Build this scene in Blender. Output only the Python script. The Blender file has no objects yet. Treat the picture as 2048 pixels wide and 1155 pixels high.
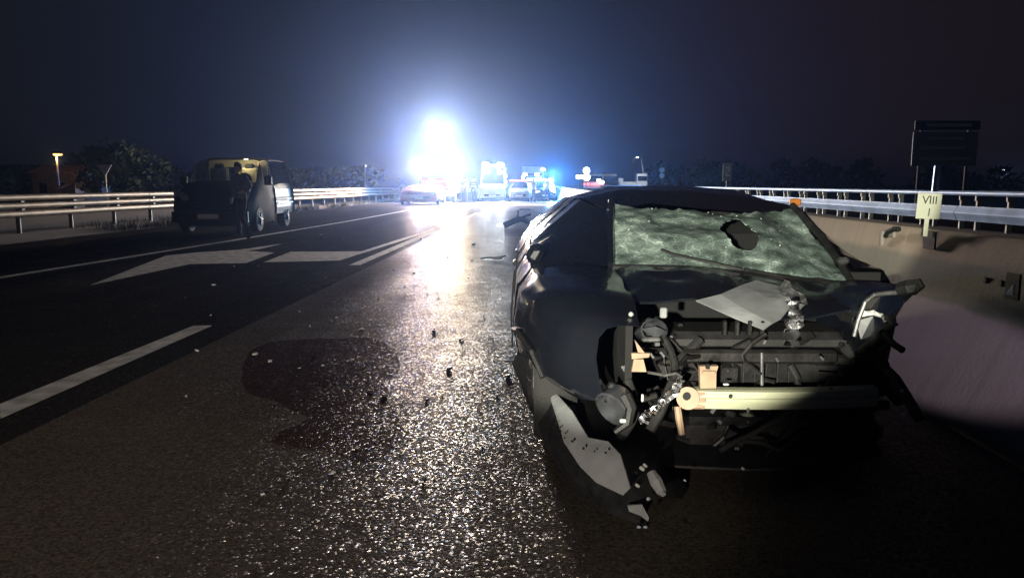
import bpy, bmesh, math, random
from mathutils import Vector, Matrix, noise
R = math.radians
random.seed(7)
S = bpy.context.scene
C = S.collection

# ------------------------------------------------------------------ camera
cd = bpy.data.cameras.new('camera'); cam = bpy.data.objects.new('camera', cd); C.objects.link(cam)
cam.location = (0, 0, 1.25)
cam.rotation_euler = (R(90 - 7.951), 0, R(1.3748))
cd.sensor_width = 36; cd.lens = 1500 / 2048 * 36
cd.clip_start = .05; cd.clip_end = 4000
S.camera = cam
# ------------------------------------------------------------------ night sky
W = bpy.data.worlds.new('World'); S.world = W; W.use_nodes = True
wn = W.node_tree.nodes; wl = W.node_tree.links
bg = wn['Background']
sky = wn.new('ShaderNodeTexSky'); sky.sky_type = 'NISHITA'; sky.sun_disc = False
sky.sun_elevation = R(-4); sky.sun_rotation = R(160)
SKY_STRENGTH = .026
# moonless sky: blue night on the left turning to the reddish glow of a town on the right
wt = wn.new('ShaderNodeTexCoord'); wx = wn.new('ShaderNodeSeparateXYZ'); wl.new(wt.outputs['Generated'], wx.inputs[0])
wr = wn.new('ShaderNodeMapRange'); wr.inputs[1].default_value = -1; wr.inputs[2].default_value = 1; wl.new(wx.outputs[0], wr.inputs[0])
wc = wn.new('ShaderNodeValToRGB'); wl.new(wr.outputs[0], wc.inputs[0]); ce = wc.color_ramp.elements
ce[0].position = .2; ce[0].color = (.24, .25, .3, 1); ce[1].position = .85; ce[1].color = (.3, .26, .28, 1)
for p_, c_ in ((.40, (.12, .27, .85)), (.52, (.15, .24, .75)), (.62, (.42, .24, .45)), (.72, (.4, .24, .3))): ce.new(p_).color = (*c_, 1)
tint = wn.new('ShaderNodeMix'); tint.data_type = 'RGBA'; tint.inputs[0].default_value = .9
wl.new(sky.outputs[0], tint.inputs[6]); wl.new(wc.outputs[0], tint.inputs[7]); wl.new(tint.outputs[2], bg.inputs[0])
bg.inputs[1].default_value = SKY_STRENGTH
# ------------------------------------------------------------------ lamp powers and night air
LIGHT = dict(flood=10500, blue=7000)
HAZE_DENSITY = .00105; HAZE_G = .875
def headlamp(name, loc, to, power, col, ang, blend):      # vehicle lamps shining from behind the camera
    d = bpy.data.lights.new(name, 'SPOT'); d.energy = power; d.color = col; d.shadow_soft_size = .05
    d.spot_size = R(ang); d.spot_blend = blend
    o = bpy.data.objects.new(name, d); C.objects.link(o); o.location = loc
    o.rotation_euler = (Vector(to) - Vector(loc)).to_track_quat('-Z', 'Y').to_euler()
headlamp('rear_lamp', (-1.2, -3.2, 1.55), (0.7, 4.5, 1.592), 4600, (1, .97, .78), 23.9, .06)
headlamp('rear_lamp_low', (-2.2, -4.5, .9), (-1.4, 4.0, .3), 1700, (1, .88, .72), 37, .35)
headlamp('rear_lamp_wide', (-.5, -4, 1.4), (-7, 18, .5), 480, (1, .86, .66), 46, .8)
headlamp('rear_lamp_right', (1.3, -2.4, 1.2), (2.19, 4.2, 0.351), 2000, (1, .84, .92), 6.0, .3)
# ------------------------------------------------------------------ exposure and render settings
S.view_settings.view_transform = 'Standard'
S.view_settings.look = 'None'
S.view_settings.exposure = 0; S.view_settings.gamma = 1; S.view_settings.use_curve_mapping = False
S.render.engine = 'CYCLES'
cy = S.cycles
cy.use_denoising = True
cy.max_bounces = 6; cy.volume_bounces = 0; cy.transparent_max_bounces = 8
cy.sample_clamp_indirect = 4
cy.use_light_tree = True

# ================================================================== helpers
def node_mat(name):
    m = bpy.data.materials.new(name); m.use_nodes = True
    n = m.node_tree.nodes; l = m.node_tree.links
    return m, n, l, n['Principled BSDF']

def pm(name, col, rough=.5, metal=0, var=.3, scale=9., bump=0., bscale=60., coat=0., spec=.5, trans=0., rvar=.15, col2=None):
    """Procedural Principled material: noise-varied colour and roughness, optional fine relief."""
    m, n, l, b = node_mat(name)
    tc = n.new('ShaderNodeTexCoord')
    nz = n.new('ShaderNodeTexNoise'); nz.inputs['Scale'].default_value = scale; nz.inputs['Detail'].default_value = 6
    l.new(tc.outputs['Object'], nz.inputs['Vector'])
    rp = n.new('ShaderNodeValToRGB')
    c2 = col2 or tuple(c * (1 - var) for c in col)
    rp.color_ramp.elements[0].position = .35; rp.color_ramp.elements[1].position = .68
    rp.color_ramp.elements[0].color = (*c2, 1); rp.color_ramp.elements[1].color = (*[min(1, c * (1 + var * .5)) for c in col], 1)
    l.new(nz.outputs['Fac'], rp.inputs[0]); l.new(rp.outputs[0], b.inputs['Base Color'])
    mr = n.new('ShaderNodeMapRange'); mr.inputs[3].default_value = max(.02, rough - rvar); mr.inputs[4].default_value = min(1, rough + rvar)
    l.new(nz.outputs['Fac'], mr.inputs[0]); l.new(mr.outputs[0], b.inputs['Roughness'])
    b.inputs['Metallic'].default_value = metal
    b.inputs['Specular IOR Level'].default_value = spec
    b.inputs['Coat Weight'].default_value = coat; b.inputs['Coat Roughness'].default_value = .06
    b.inputs['Transmission Weight'].default_value = trans
    if bump:
        bn = n.new('ShaderNodeTexNoise'); bn.inputs['Scale'].default_value = bscale; bn.inputs['Detail'].default_value = 4
        l.new(tc.outputs['Object'], bn.inputs['Vector'])
        bp = n.new('ShaderNodeBump'); bp.inputs['Strength'].default_value = bump; bp.inputs['Distance'].default_value = .01
        l.new(bn.outputs['Fac'], bp.inputs['Height']); l.new(bp.outputs[0], b.inputs['Normal'])
    return m

def em(name, col, s):
    m, n, l, b = node_mat(name)
    b.inputs['Base Color'].default_value = (.8, .8, .8, 1)
    b.inputs['Emission Color'].default_value = (*col, 1); b.inputs['Emission Strength'].default_value = s
    return m

def glass_mat(name, tintc=(.6, .7, .68), alpha=.35, rough=.05):
    m, n, l, b = node_mat(name)
    b.inputs['Base Color'].default_value = (.01, .012, .014, 1); b.inputs['Roughness'].default_value = rough
    t = n.new('ShaderNodeBsdfTransparent'); t.inputs[0].default_value = (*tintc, 1)
    mx = n.new('ShaderNodeMixShader'); mx.inputs[0].default_value = alpha
    l.new(t.outputs[0], mx.inputs[1]); l.new(b.outputs[0], mx.inputs[2])
    l.new(mx.outputs[0], n['Material Output'].inputs[0])
    return m

def asphalt(name, col, scale, tilt, rough, rspan, tone2, bscale=.7, spec=.45, gloss=.2, shine=.2):
    """Chippings: every Voronoi cell has its own tone, gloss and slightly tilted face."""
    m, n, l, b = node_mat(name)
    tc = n.new('ShaderNodeTexCoord')
    v = n.new('ShaderNodeTexVoronoi'); v.inputs['Scale'].default_value = scale
    l.new(tc.outputs['Object'], v.inputs['Vector'])
    sp = n.new('ShaderNodeSeparateColor'); l.new(v.outputs['Color'], sp.inputs[0])
    big = n.new('ShaderNodeTexNoise'); big.inputs['Scale'].default_value = bscale; big.inputs['Detail'].default_value = 8
    l.new(tc.outputs['Object'], big.inputs['Vector'])
    rp = n.new('ShaderNodeValToRGB'); rp.color_ramp.elements[0].position = .3; rp.color_ramp.elements[1].position = .7
    rp.color_ramp.elements[0].color = (*tone2, 1); rp.color_ramp.elements[1].color = (*col, 1)
    l.new(big.outputs['Fac'], rp.inputs[0])
    mm = n.new('ShaderNodeMapRange'); mm.inputs[3].default_value = .55; mm.inputs[4].default_value = 1.5
    l.new(sp.outputs[0], mm.inputs[0])
    mc = n.new('ShaderNodeVectorMath'); mc.operation = 'SCALE'
    l.new(rp.outputs[0], mc.inputs[0]); l.new(mm.outputs[0], mc.inputs['Scale'])
    l.new(mc.outputs[0], b.inputs['Base Color'])
    gl = n.new('ShaderNodeMath'); gl.operation = 'GREATER_THAN'; gl.inputs[1].default_value = 1 - gloss   # polished chippings
    l.new(sp.outputs[2], gl.inputs[0])
    def pick(a_, b_):
        q = n.new('ShaderNodeMapRange'); q.inputs[3].default_value = a_; q.inputs[4].default_value = b_; l.new(gl.outputs[0], q.inputs[0]); return q.outputs[0]
    l.new(pick(rough + rspan, rough), b.inputs['Roughness'])
    l.new(pick(spec * .3, spec), b.inputs['Specular IOR Level'])
    ge = n.new('ShaderNodeNewGeometry')
    sb = n.new('ShaderNodeVectorMath'); sb.operation = 'SUBTRACT'; sb.inputs[1].default_value = (.5, .5, .5)
    l.new(v.outputs['Color'], sb.inputs[0])
    ml = n.new('ShaderNodeVectorMath'); ml.operation = 'MULTIPLY'; ml.inputs[1].default_value = (1, 1, 0)
    l.new(sb.outputs[0], ml.inputs[0])
    ts = n.new('ShaderNodeVectorMath'); ts.operation = 'SCALE'; l.new(ml.outputs[0], ts.inputs[0]); l.new(pick(tilt * .12, tilt), ts.inputs['Scale'])
    ad = n.new('ShaderNodeVectorMath'); ad.operation = 'ADD'; l.new(ge.outputs['Normal'], ad.inputs[0]); l.new(ts.outputs[0], ad.inputs[1])
    nr = n.new('ShaderNodeVectorMath'); nr.operation = 'NORMALIZE'; l.new(ad.outputs[0], nr.inputs[0])
    bp = n.new('ShaderNodeBump'); bp.inputs['Strength'].default_value = .35; bp.inputs['Distance'].default_value = .004; bp.invert = True
    l.new(v.outputs['Distance'], bp.inputs['Height']); l.new(nr.outputs[0], bp.inputs['Normal'])
    l.new(bp.outputs[0], b.inputs['Normal'])
    df = n.new('ShaderNodeBsdfDiffuse'); l.new(mc.outputs[0], df.inputs[0])
    # damp patches and wheel tracks change how much of the surface is shiny
    mp = n.new('ShaderNodeMapping'); mp.inputs['Scale'].default_value = (1.4, .12, 1); l.new(tc.outputs['Object'], mp.inputs[0])
    tr = n.new('ShaderNodeTexNoise'); tr.inputs['Scale'].default_value = 1.3; tr.inputs['Detail'].default_value = 5; l.new(mp.outputs[0], tr.inputs['Vector'])
    pt = n.new('ShaderNodeTexNoise'); pt.inputs['Scale'].default_value = 2.6; pt.inputs['Detail'].default_value = 8; pt.inputs['Roughness'].default_value = .7; l.new(tc.outputs['Object'], pt.inputs['Vector'])
    mu = n.new('ShaderNodeMath'); mu.operation = 'MULTIPLY'; l.new(tr.outputs['Fac'], mu.inputs[0]); l.new(pt.outputs['Fac'], mu.inputs[1])
    mw_ = n.new('ShaderNodeMapRange'); mw_.inputs[1].default_value = .12; mw_.inputs[2].default_value = .4; mw_.inputs[3].default_value = .35; mw_.inputs[4].default_value = 1.6; l.new(mu.outputs[0], mw_.inputs[0])
    fm_ = n.new('ShaderNodeMath'); fm_.operation = 'MULTIPLY'; fm_.use_clamp = True; l.new(pick(shine, min(1, shine * 2.6)), fm_.inputs[0]); l.new(mw_.outputs[0], fm_.inputs[1])
    mx = n.new('ShaderNodeMixShader'); l.new(fm_.outputs[0], mx.inputs[0]); l.new(df.outputs[0], mx.inputs[1]); l.new(b.outputs[0], mx.inputs[2])
    l.new(mx.outputs[0], n['Material Output'].inputs[0])
    return m

class MB:
    """Collects shapes into one mesh."""
    def __init__(s): s.v = []; s.f = []; s.mi = []; s.m = 0
    def add(s, vs, fs):
        k = len(s.v); s.v += [tuple(p) for p in vs]
        for f in fs: s.f.append(tuple(i + k for i in f)); s.mi.append(s.m)
        return s
    def box(s, c, d, rot=None, taper=1.0, bev=0.0):
        hx, hy, hz = d[0] / 2, d[1] / 2, d[2] / 2
        if bev:
            vs = []
            for z, q in ((-hz, bev), (-hz + bev, 0), (hz - bev, 0), (hz, bev)):
                t = taper if z > 0 else 1
                x, y = (hx - q) * t, (hy - q) * t
                e = bev if q == 0 else bev * .5
                vs += [(x - e, -y, z), (x, -y + e, z), (x, y - e, z), (x - e, y, z), (-x + e, y, z), (-x, y - e, z), (-x, -y + e, z), (-x + e, -y, z)]
            fs = [tuple(range(7, -1, -1)), tuple(range(24, 32))]
            for r in range(3):
                for i in range(8): fs.append((r * 8 + i, r * 8 + (i + 1) % 8, r * 8 + 8 + (i + 1) % 8, r * 8 + 8 + i))
        else:
            vs = [(x * (taper if z > 0 else 1), y * (taper if z > 0 else 1), z) for z in (-hz, hz) for x, y in ((-hx, -hy), (hx, -hy), (hx, hy), (-hx, hy))]
            fs = [(3, 2, 1, 0), (4, 5, 6, 7), (0, 1, 5, 4), (1, 2, 6, 5), (2, 3, 7, 6), (3, 0, 4, 7)]
        M = rot if rot is not None else Matrix()
        return s.add([Vector(c) + M.to_3x3() @ Vector(p) for p in vs], fs)
    def cyl(s, a, b, r0, r1=None, n=12, cap=True):
        r1 = r0 if r1 is None else r1
        a, b = Vector(a), Vector(b); d = (b - a).normalized()
        u = d.orthogonal().normalized(); w = d.cross(u)
        vs = []
        for p, r in ((a, r0), (b, r1)):
            vs += [p + (u * math.cos(t) + w * math.sin(t)) * r for t in (2 * math.pi * i / n for i in range(n))]
        fs = [(i, (i + 1) % n, n + (i + 1) % n, n + i) for i in range(n)]
        if cap: fs += [tuple(range(n - 1, -1, -1)), tuple(range(n, 2 * n))]
        return s.add(vs, fs)
    def tube(s, pts, r, n=8):
        pts = [Vector(p) for p in pts]; vs = []; k = len(pts)
        rr = r if isinstance(r, (list, tuple)) else [r] * k
        u = None
        for i, p in enumerate(pts):
            d = (pts[min(i + 1, k - 1)] - pts[max(i - 1, 0)]).normalized()
            u = d.orthogonal().normalized() if u is None else (u - d * u.dot(d)).normalized()
            w = d.cross(u)
            vs += [p + (u * math.cos(t) + w * math.sin(t)) * rr[i] for t in (2 * math.pi * j / n for j in range(n))]
        fs = [(i * n + j, i * n + (j + 1) % n, (i + 1) * n + (j + 1) % n, (i + 1) * n + j) for i in range(k - 1) for j in range(n)]
        fs += [tuple(range(n - 1, -1, -1)), tuple(range((k - 1) * n, k * n))]
        return s.add(vs, fs)
    def lathe(s, prof, c=(0, 0, 0), ax='z', n=16):
        """prof: (radius, height) pairs."""
        vs = []
        for r, h in prof:
            for i in range(n):
                t = 2 * math.pi * i / n; x, y = r * math.cos(t), r * math.sin(t)
                p = {'z': (x, y, h), 'x': (h, x, y), 'y': (y, h, x)}[ax]
                vs.append(Vector(c) + Vector(p))
        k = len(prof)
        fs = [(i * n + j, i * n + (j + 1) % n, (i + 1) * n + (j + 1) % n, (i + 1) * n + j) for i in range(k - 1) for j in range(n)]
        fs += [tuple(range(n - 1, -1, -1)), tuple(range((k - 1) * n, k * n))]
        return s.add(vs, fs)
    def grid(s, rows, thick=0.0, tv=None):
        """rows of points -> sheet; thick offsets a second skin along tv (or -normal guess) and closes the rim."""
        a, b = len(rows), len(rows[0])
        P = [Vector(p) for r in rows for p in r]
        fs = [(i * b + j, i * b + j + 1, (i + 1) * b + j + 1, (i + 1) * b + j) for i in range(a - 1) for j in range(b - 1)]
        if not thick: return s.add(P, fs)
        o = Vector(tv or (0, 0, -1)).normalized() * thick; N = len(P)
        rim = [j for j in range(b)] + [i * b + b - 1 for i in range(1, a)] + [(a - 1) * b + j for j in range(b - 2, -1, -1)] + [i * b for i in range(a - 2, 0, -1)]
        fs2 = fs + [tuple(N + i for i in reversed(f)) for f in fs]
        fs2 += [(rim[(i + 1) % len(rim)], rim[i], N + rim[i], N + rim[(i + 1) % len(rim)]) for i in range(len(rim))]
        return s.add(P + [p + o for p in P], fs2)
    def prism(s, poly, ext):
        """polygon extruded by a vector."""
        P = [Vector(p) for p in poly]; n = len(P); e = Vector(ext)
        return s.add(P + [p + e for p in P], [tuple(range(n)), tuple(range(2 * n - 1, n - 1, -1))] + [((i + 1) % n, i, n + i, n + (i + 1) % n) for i in range(n)])
    def build(s, name, mat, parent=None, smooth=False, loc=None, world=False):
        me = bpy.data.meshes.new(name)
        off = Vector((0, 0, 0))
        if world and parent is not None:
            q = parent
            while q is not None: off = off + q.location; q = q.parent
        elif loc is not None and world: off = Vector(loc)
        me.from_pydata([tuple(Vector(p) - off) for p in s.v], [], s.f)
        mats = mat if isinstance(mat, (list, tuple)) else [mat]
        for m in mats: me.materials.append(m)
        for p, k in zip(me.polygons, s.mi): p.material_index = k
        bm = bmesh.new(); bm.from_mesh(me)
        bmesh.ops.recalc_face_normals(bm, faces=bm.faces); bm.to_mesh(me); bm.free()
        if smooth:
            me.shade_smooth(); me.set_sharp_from_angle(angle=R(38))
        o = bpy.data.objects.new(name, me); C.objects.link(o)
        if parent is not None: o.parent = parent
        if loc is not None: o.location = loc
        return o

def tag(o, label=None, cat=None, group=None, kind=None):
    if label: o['label'] = label
    if cat: o['category'] = cat
    if group: o['group'] = group
    if kind: o['kind'] = kind
    return o
def thing(name, label, cat, loc=(0, 0, 0), rz=0, group=None):
    o = bpy.data.objects.new(name, None); C.objects.link(o); o.location = loc; o.rotation_euler = (0, 0, rz)
    o.empty_display_size = .2
    return tag(o, label, cat, group)
def copy_tree(o, parent=None):
    c = o.copy(); C.objects.link(c)
    if parent is not None: c.parent = parent
    for ch in list(o.children): copy_tree(ch, c)
    return c
def point(name, loc, power, col, r=.1, parent=None):
    d = bpy.data.lights.new(name, 'POINT'); d.energy = power; d.color = col; d.shadow_soft_size = r
    o = bpy.data.objects.new(name, d); C.objects.link(o); o.location = loc
    if parent is not None: o.parent = parent
    return o
def spot(name, loc, to, power, col, ang, blend, r=.08, parent=None):
    d = bpy.data.lights.new(name, 'SPOT'); d.energy = power; d.color = col; d.shadow_soft_size = r
    d.spot_size = R(ang); d.spot_blend = blend
    o = bpy.data.objects.new(name, d); C.objects.link(o); o.location = loc
    o.rotation_euler = (Vector(to) - Vector(loc)).to_track_quat('-Z', 'Y').to_euler()
    if parent is not None: o.parent = parent
    return o
def text_obj(body, size, mat, loc, rot, parent, name='lettering', ext=.001, sx=1):
    cu = bpy.data.curves.new(name, 'FONT'); cu.body = body; cu.size = size; cu.extrude = ext; cu.align_x = 'CENTER'; cu.align_y = 'CENTER'
    t = bpy.data.objects.new(name, cu); C.objects.link(t)
    bpy.context.view_layer.update()
    me = bpy.data.meshes.new_from_object(t.evaluated_get(bpy.context.evaluated_depsgraph_get()))
    bpy.data.objects.remove(t)
    o = bpy.data.objects.new(name, me); C.objects.link(o); me.materials.clear(); me.materials.append(mat)
    o.location = loc; o.rotation_euler = rot; o.scale = (sx, 1, 1); o.parent = parent
    return o

# ================================================================== materials
M = {}
M['asphalt'] = asphalt('asphalt', (.105, .088, .071), 100, .5, .38, .08, (.072, .062, .051), spec=.4, gloss=.42, shine=.135)
M['dark_asphalt'] = asphalt('dark_asphalt', (.032, .03, .029), 85, .4, .3, .2, (.024, .023, .022), spec=.25, gloss=.08, shine=.12)
M['stained'] = asphalt('stained_asphalt', (.055, .03, .025), 100, .5, .36, .1, (.038, .021, .018), spec=.4, gloss=.36, shine=.08)
M['soil'] = pm('soil', (.035, .032, .024), .95, var=.5, scale=3, bump=.6, bscale=14)
M['paint_line'] = pm('road_paint', (.5, .5, .46), .75, var=.45, scale=7, bump=.3, bscale=120)
M['concrete'] = pm('concrete', (.3, .275, .245), .85, var=.3, scale=2.2, bump=.25, bscale=50)
m, n, l, b = node_mat('weathered_lit_band_concrete')      # weather streaks; lit cap, shaded middle band and lit foot painted in by height
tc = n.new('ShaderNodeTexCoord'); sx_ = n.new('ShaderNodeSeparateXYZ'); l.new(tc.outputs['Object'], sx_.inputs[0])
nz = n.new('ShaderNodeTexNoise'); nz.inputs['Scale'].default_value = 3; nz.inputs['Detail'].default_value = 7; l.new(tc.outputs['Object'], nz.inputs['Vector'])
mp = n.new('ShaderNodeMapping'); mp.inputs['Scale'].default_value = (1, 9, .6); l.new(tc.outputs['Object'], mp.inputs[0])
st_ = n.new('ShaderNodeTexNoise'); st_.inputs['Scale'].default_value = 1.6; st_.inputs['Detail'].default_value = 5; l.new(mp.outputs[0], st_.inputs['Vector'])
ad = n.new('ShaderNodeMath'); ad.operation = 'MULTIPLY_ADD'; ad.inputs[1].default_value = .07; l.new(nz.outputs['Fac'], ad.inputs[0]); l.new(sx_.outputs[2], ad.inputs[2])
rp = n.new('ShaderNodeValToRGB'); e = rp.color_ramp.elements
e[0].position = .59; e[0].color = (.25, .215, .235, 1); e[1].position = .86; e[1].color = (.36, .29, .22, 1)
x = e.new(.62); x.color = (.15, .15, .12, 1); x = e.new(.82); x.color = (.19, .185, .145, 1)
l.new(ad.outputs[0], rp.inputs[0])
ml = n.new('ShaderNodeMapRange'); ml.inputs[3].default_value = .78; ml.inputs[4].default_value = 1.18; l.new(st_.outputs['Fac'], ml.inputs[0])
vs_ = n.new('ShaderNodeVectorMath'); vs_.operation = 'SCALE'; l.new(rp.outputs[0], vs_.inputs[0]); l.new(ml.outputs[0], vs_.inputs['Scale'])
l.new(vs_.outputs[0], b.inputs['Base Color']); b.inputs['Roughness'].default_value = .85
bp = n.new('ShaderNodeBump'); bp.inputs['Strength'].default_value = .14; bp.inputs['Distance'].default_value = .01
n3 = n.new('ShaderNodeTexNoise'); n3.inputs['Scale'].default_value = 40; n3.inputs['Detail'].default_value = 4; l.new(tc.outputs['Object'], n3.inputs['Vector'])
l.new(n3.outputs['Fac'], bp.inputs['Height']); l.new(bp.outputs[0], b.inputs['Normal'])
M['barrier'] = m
M['galv'] = pm('galvanised_steel', (.36, .29, .2), .5, metal=.5, var=.3, scale=3)
M['galv_dull'] = pm('dull_steel', (.3, .3, .28), .6, metal=.4, var=.4, scale=4)
M['bluepaint'] = pm('pale_blue_steel', (.42, .6, .86), .5, metal=.1, var=.25, scale=2)
M['grass'] = pm('grass', (.06, .075, .03), .8, var=.6, scale=3)
M['leaf'] = pm('leaf', (.03, .04, .022), .9, spec=.05, var=.5, scale=.8)
M['bark'] = pm('bark', (.06, .045, .035), .9, var=.4, scale=5, bump=.5, bscale=20)
M['black_paint'] = pm('black_car_paint', (.006, .008, .013), .26, scale=7, coat=.6, rvar=.14, col2=(.009, .010, .014), bump=.22, bscale=5)
M['lit_facet_paint'] = pm('bonnet_lit_facet_paint', (.3, .31, .33), .38, metal=.2, var=.3, scale=5, coat=.35, rvar=.1)  # light caught by the black bonnet's fold, painted as pale grey
M['black_plastic'] = pm('black_plastic', (.012, .012, .013), .55, var=.4, scale=20, bump=.2, bscale=150)
M['dark_metal'] = pm('dark_metal', (.026, .024, .025), .5, metal=.5, var=.5, scale=14, bump=.2, bscale=40)
M['mid_metal'] = pm('scuffed_grey_metal', (.13, .13, .135), .45, metal=.5, var=.5, scale=16, bump=.2, bscale=40)
M['foil'] = pm('crumpled_bare_metal', (.7, .7, .72), .2, metal=1, var=.2, scale=20, rvar=.08)
M['rubber'] = pm('rubber', (.014, .014, .014), .8, var=.3, scale=15, bump=.3, bscale=60)
M['beam'] = pm('beam_primer', (.43, .44, .31), .6, var=.12, scale=5, bump=.08, bscale=60)
M['tan'] = pm('tan_primer', (.36, .25, .17), .6, var=.25, scale=14)
M['scrape'] = pm('scraped_grey_plastic', (.26, .27, .28), .45, var=.12, scale=14, bump=.1, bscale=60)
M['white_plastic'] = pm('white_plastic', (.6, .6, .6), .5, var=.15, scale=8)
M['lens'] = pm('clear_lens', (.3, .31, .33), .12, var=.3, scale=14, coat=.6)
M['smoky_lens'] = pm('smoky_lens', (.05, .052, .06), .2, var=.4, scale=14, coat=.6)
M['shard'] = pm('glass_fragments', (.5, .54, .5), .08, var=.3, scale=40, coat=1)
M['orange'] = pm('orange_reflector', (.75, .26, .05), .4, var=.15, scale=20)
M['sign_yellow'] = pm('sign_face', (.58, .6, .48), .6, var=.1, scale=5)
M['ink'] = pm('ink', (.05, .06, .05), .7, var=.2)
M['navy'] = pm('navy_car_paint', (.02, .025, .045), .35, var=.25, scale=2, coat=.5)
M['van_paint'] = pm('dark_van_paint', (.012, .014, .02), .75, var=.3, scale=2, spec=.08)
M['shoulder_sheen'] = pm('pale_shoulder_sheen', (.16, .18, .22), .6, var=.25, scale=3, spec=.3)  # reflected light on the van shoulder, painted as a pale tone
M['pale_navy'] = pm('blue_van_side', (.03, .036, .055), .5, var=.3, scale=2, spec=.3)
M['pale_paint'] = pm('pale_blue_paint', (.3, .35, .42), .35, var=.2, scale=3, coat=.4)
M['red_paint'] = pm('red_vehicle_paint', (.35, .02, .015), .35, var=.2, scale=2, coat=.6)
M['white_paint'] = pm('white_vehicle_paint', (.7, .7, .7), .4, var=.12, scale=2, coat=.3)
M['cream'] = pm('cream_trim', (.55, .48, .33), .7, var=.2, scale=4)
M['plate'] = pm('number_plate_face', (.8, .8, .8), .5, var=.1, scale=8)
M['chrome'] = pm('chrome', (.6, .6, .62), .15, metal=1, var=.1)
M['cloth_dark'] = pm('dark_cloth', (.016, .018, .024), .9, var=.4, scale=12, bump=.3, bscale=60)
M['cloth_grey'] = pm('grey_cloth', (.075, .075, .085), .9, var=.4, scale=12, bump=.3, bscale=60)
M['skin'] = pm('skin', (.4, .26, .2), .6, var=.15, scale=10)
M['hair'] = pm('hair', (.02, .016, .013), .7, var=.3, scale=30)
M['hivis'] = pm('reflective_yellow_cloth', (.55, .55, .12), .6, var=.2, scale=10)
M['silver_tape'] = pm('silver_reflective_tape', (.6, .6, .6), .4, metal=.3, var=.1)
M['wall_beige'] = pm('beige_render', (.26, .21, .15), .9, var=.3, scale=1.2)
M['roof_tile'] = pm('roof_tiles', (.42, .22, .1), .85, var=.3, scale=3)
M['glass_dark'] = pm('dark_glazing', (.008, .01, .014), .08, var=.2, coat=.6)
M['glass_clear'] = glass_mat('clear_glazing')
M['cab_glass'] = glass_mat('cab_glazing', (.85, .88, .86), .15)
M['inside'] = pm('dark_interior', (.006, .006, .007), .8, var=.4)
# crazed windscreen
m, n, l, b = node_mat('crazed_glass')
tc = n.new('ShaderNodeTexCoord')
n1 = n.new('ShaderNodeTexNoise'); n1.inputs['Scale'].default_value = 5.5; n1.inputs['Detail'].default_value = 7; n1.inputs['Distortion'].default_value = .9
l.new(tc.outputs['Object'], n1.inputs['Vector'])
rp = n.new('ShaderNodeValToRGB'); e = rp.color_ramp.elements
e[0].position = .36; e[0].color = (.045, .06, .055, 1); e[1].position = .66; e[1].color = (.28, .35, .32, 1)
x = e.new(.45); x.color = (.09, .122, .112, 1); x = e.new(.55); x.color = (.14, .185, .168, 1)
l.new(n1.outputs['Fac'], rp.inputs[0])
vo = n.new('ShaderNodeTexVoronoi'); vo.feature = 'DISTANCE_TO_EDGE'; vo.inputs['Scale'].default_value = 85
l.new(tc.outputs['Object'], vo.inputs['Vector'])
vr = n.new('ShaderNodeMapRange'); vr.inputs[1].default_value = 0; vr.inputs[2].default_value = .12; vr.inputs[3].default_value = 1.35; vr.inputs[4].default_value = .85
l.new(vo.outputs['Distance'], vr.inputs[0])
sc_ = n.new('ShaderNodeVectorMath'); sc_.operation = 'SCALE'; l.new(rp.outputs[0], sc_.inputs[0]); vb = n.new('ShaderNodeTexVoronoi'); vb.feature = 'DISTANCE_TO_EDGE'; vb.inputs['Scale'].default_value = 11; vb.inputs['Randomness'].default_value = 1
dn = n.new('ShaderNodeVectorMath'); dn.operation = 'ADD'; nd_ = n.new('ShaderNodeTexNoise'); nd_.inputs['Scale'].default_value = 9; l.new(tc.outputs['Object'], nd_.inputs['Vector'])
nsv = n.new('ShaderNodeVectorMath'); nsv.operation = 'SCALE'; nsv.inputs['Scale'].default_value = .12; l.new(nd_.outputs['Color'], nsv.inputs[0]); l.new(tc.outputs['Object'], dn.inputs[0]); l.new(nsv.outputs[0], dn.inputs[1]); l.new(dn.outputs[0], vb.inputs['Vector'])
vbr = n.new('ShaderNodeMapRange'); vbr.inputs[1].default_value = 0; vbr.inputs[2].default_value = .035; vbr.inputs[3].default_value = 2.0; vbr.inputs[4].default_value = 1.0; l.new(vb.outputs['Distance'], vbr.inputs[0])
vmu = n.new('ShaderNodeMath'); vmu.operation = 'MULTIPLY'; l.new(vr.outputs[0], vmu.inputs[0]); l.new(vbr.outputs[0], vmu.inputs[1])
l.new(vmu.outputs[0], sc_.inputs['Scale'])
l.new(sc_.outputs[0], b.inputs['Base Color'])
vc = n.new('ShaderNodeTexVoronoi'); vc.inputs['Scale'].default_value = 85; l.new(tc.outputs['Object'], vc.inputs['Vector'])
bp = n.new('ShaderNodeBump'); bp.inputs['Strength'].default_value = .5; bp.inputs['Distance'].default_value = .006
l.new(vc.outputs['Distance'], bp.inputs['Height']); l.new(bp.outputs[0], b.inputs['Normal'])
b.inputs['Roughness'].default_value = .38
M['crazed'] = m

# ================================================================== the ground
def sheet(name, poly, mat, z, kind='structure'):
    o = MB().add([(p[0], p[1], z) for p in poly], [tuple(range(len(poly)))]).build(name, mat)
    tag(o, kind=kind); return o
gmb = MB(); 
rows = []
for yy in (-55, -20, 0, 20, 40, 80, 160, 400, 900, 1350):
    rows.append([(xx, yy, -.12 + .03 * noise.noise(Vector((xx * .1, yy * .1, 0)))) for xx in (-650, -300, -120, -60, -30, -14, 0, 14, 30, 60, 120, 300, 650)])
gmb.grid(rows); tag(gmb.build('ground', M['soil']), kind='structure')
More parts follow.
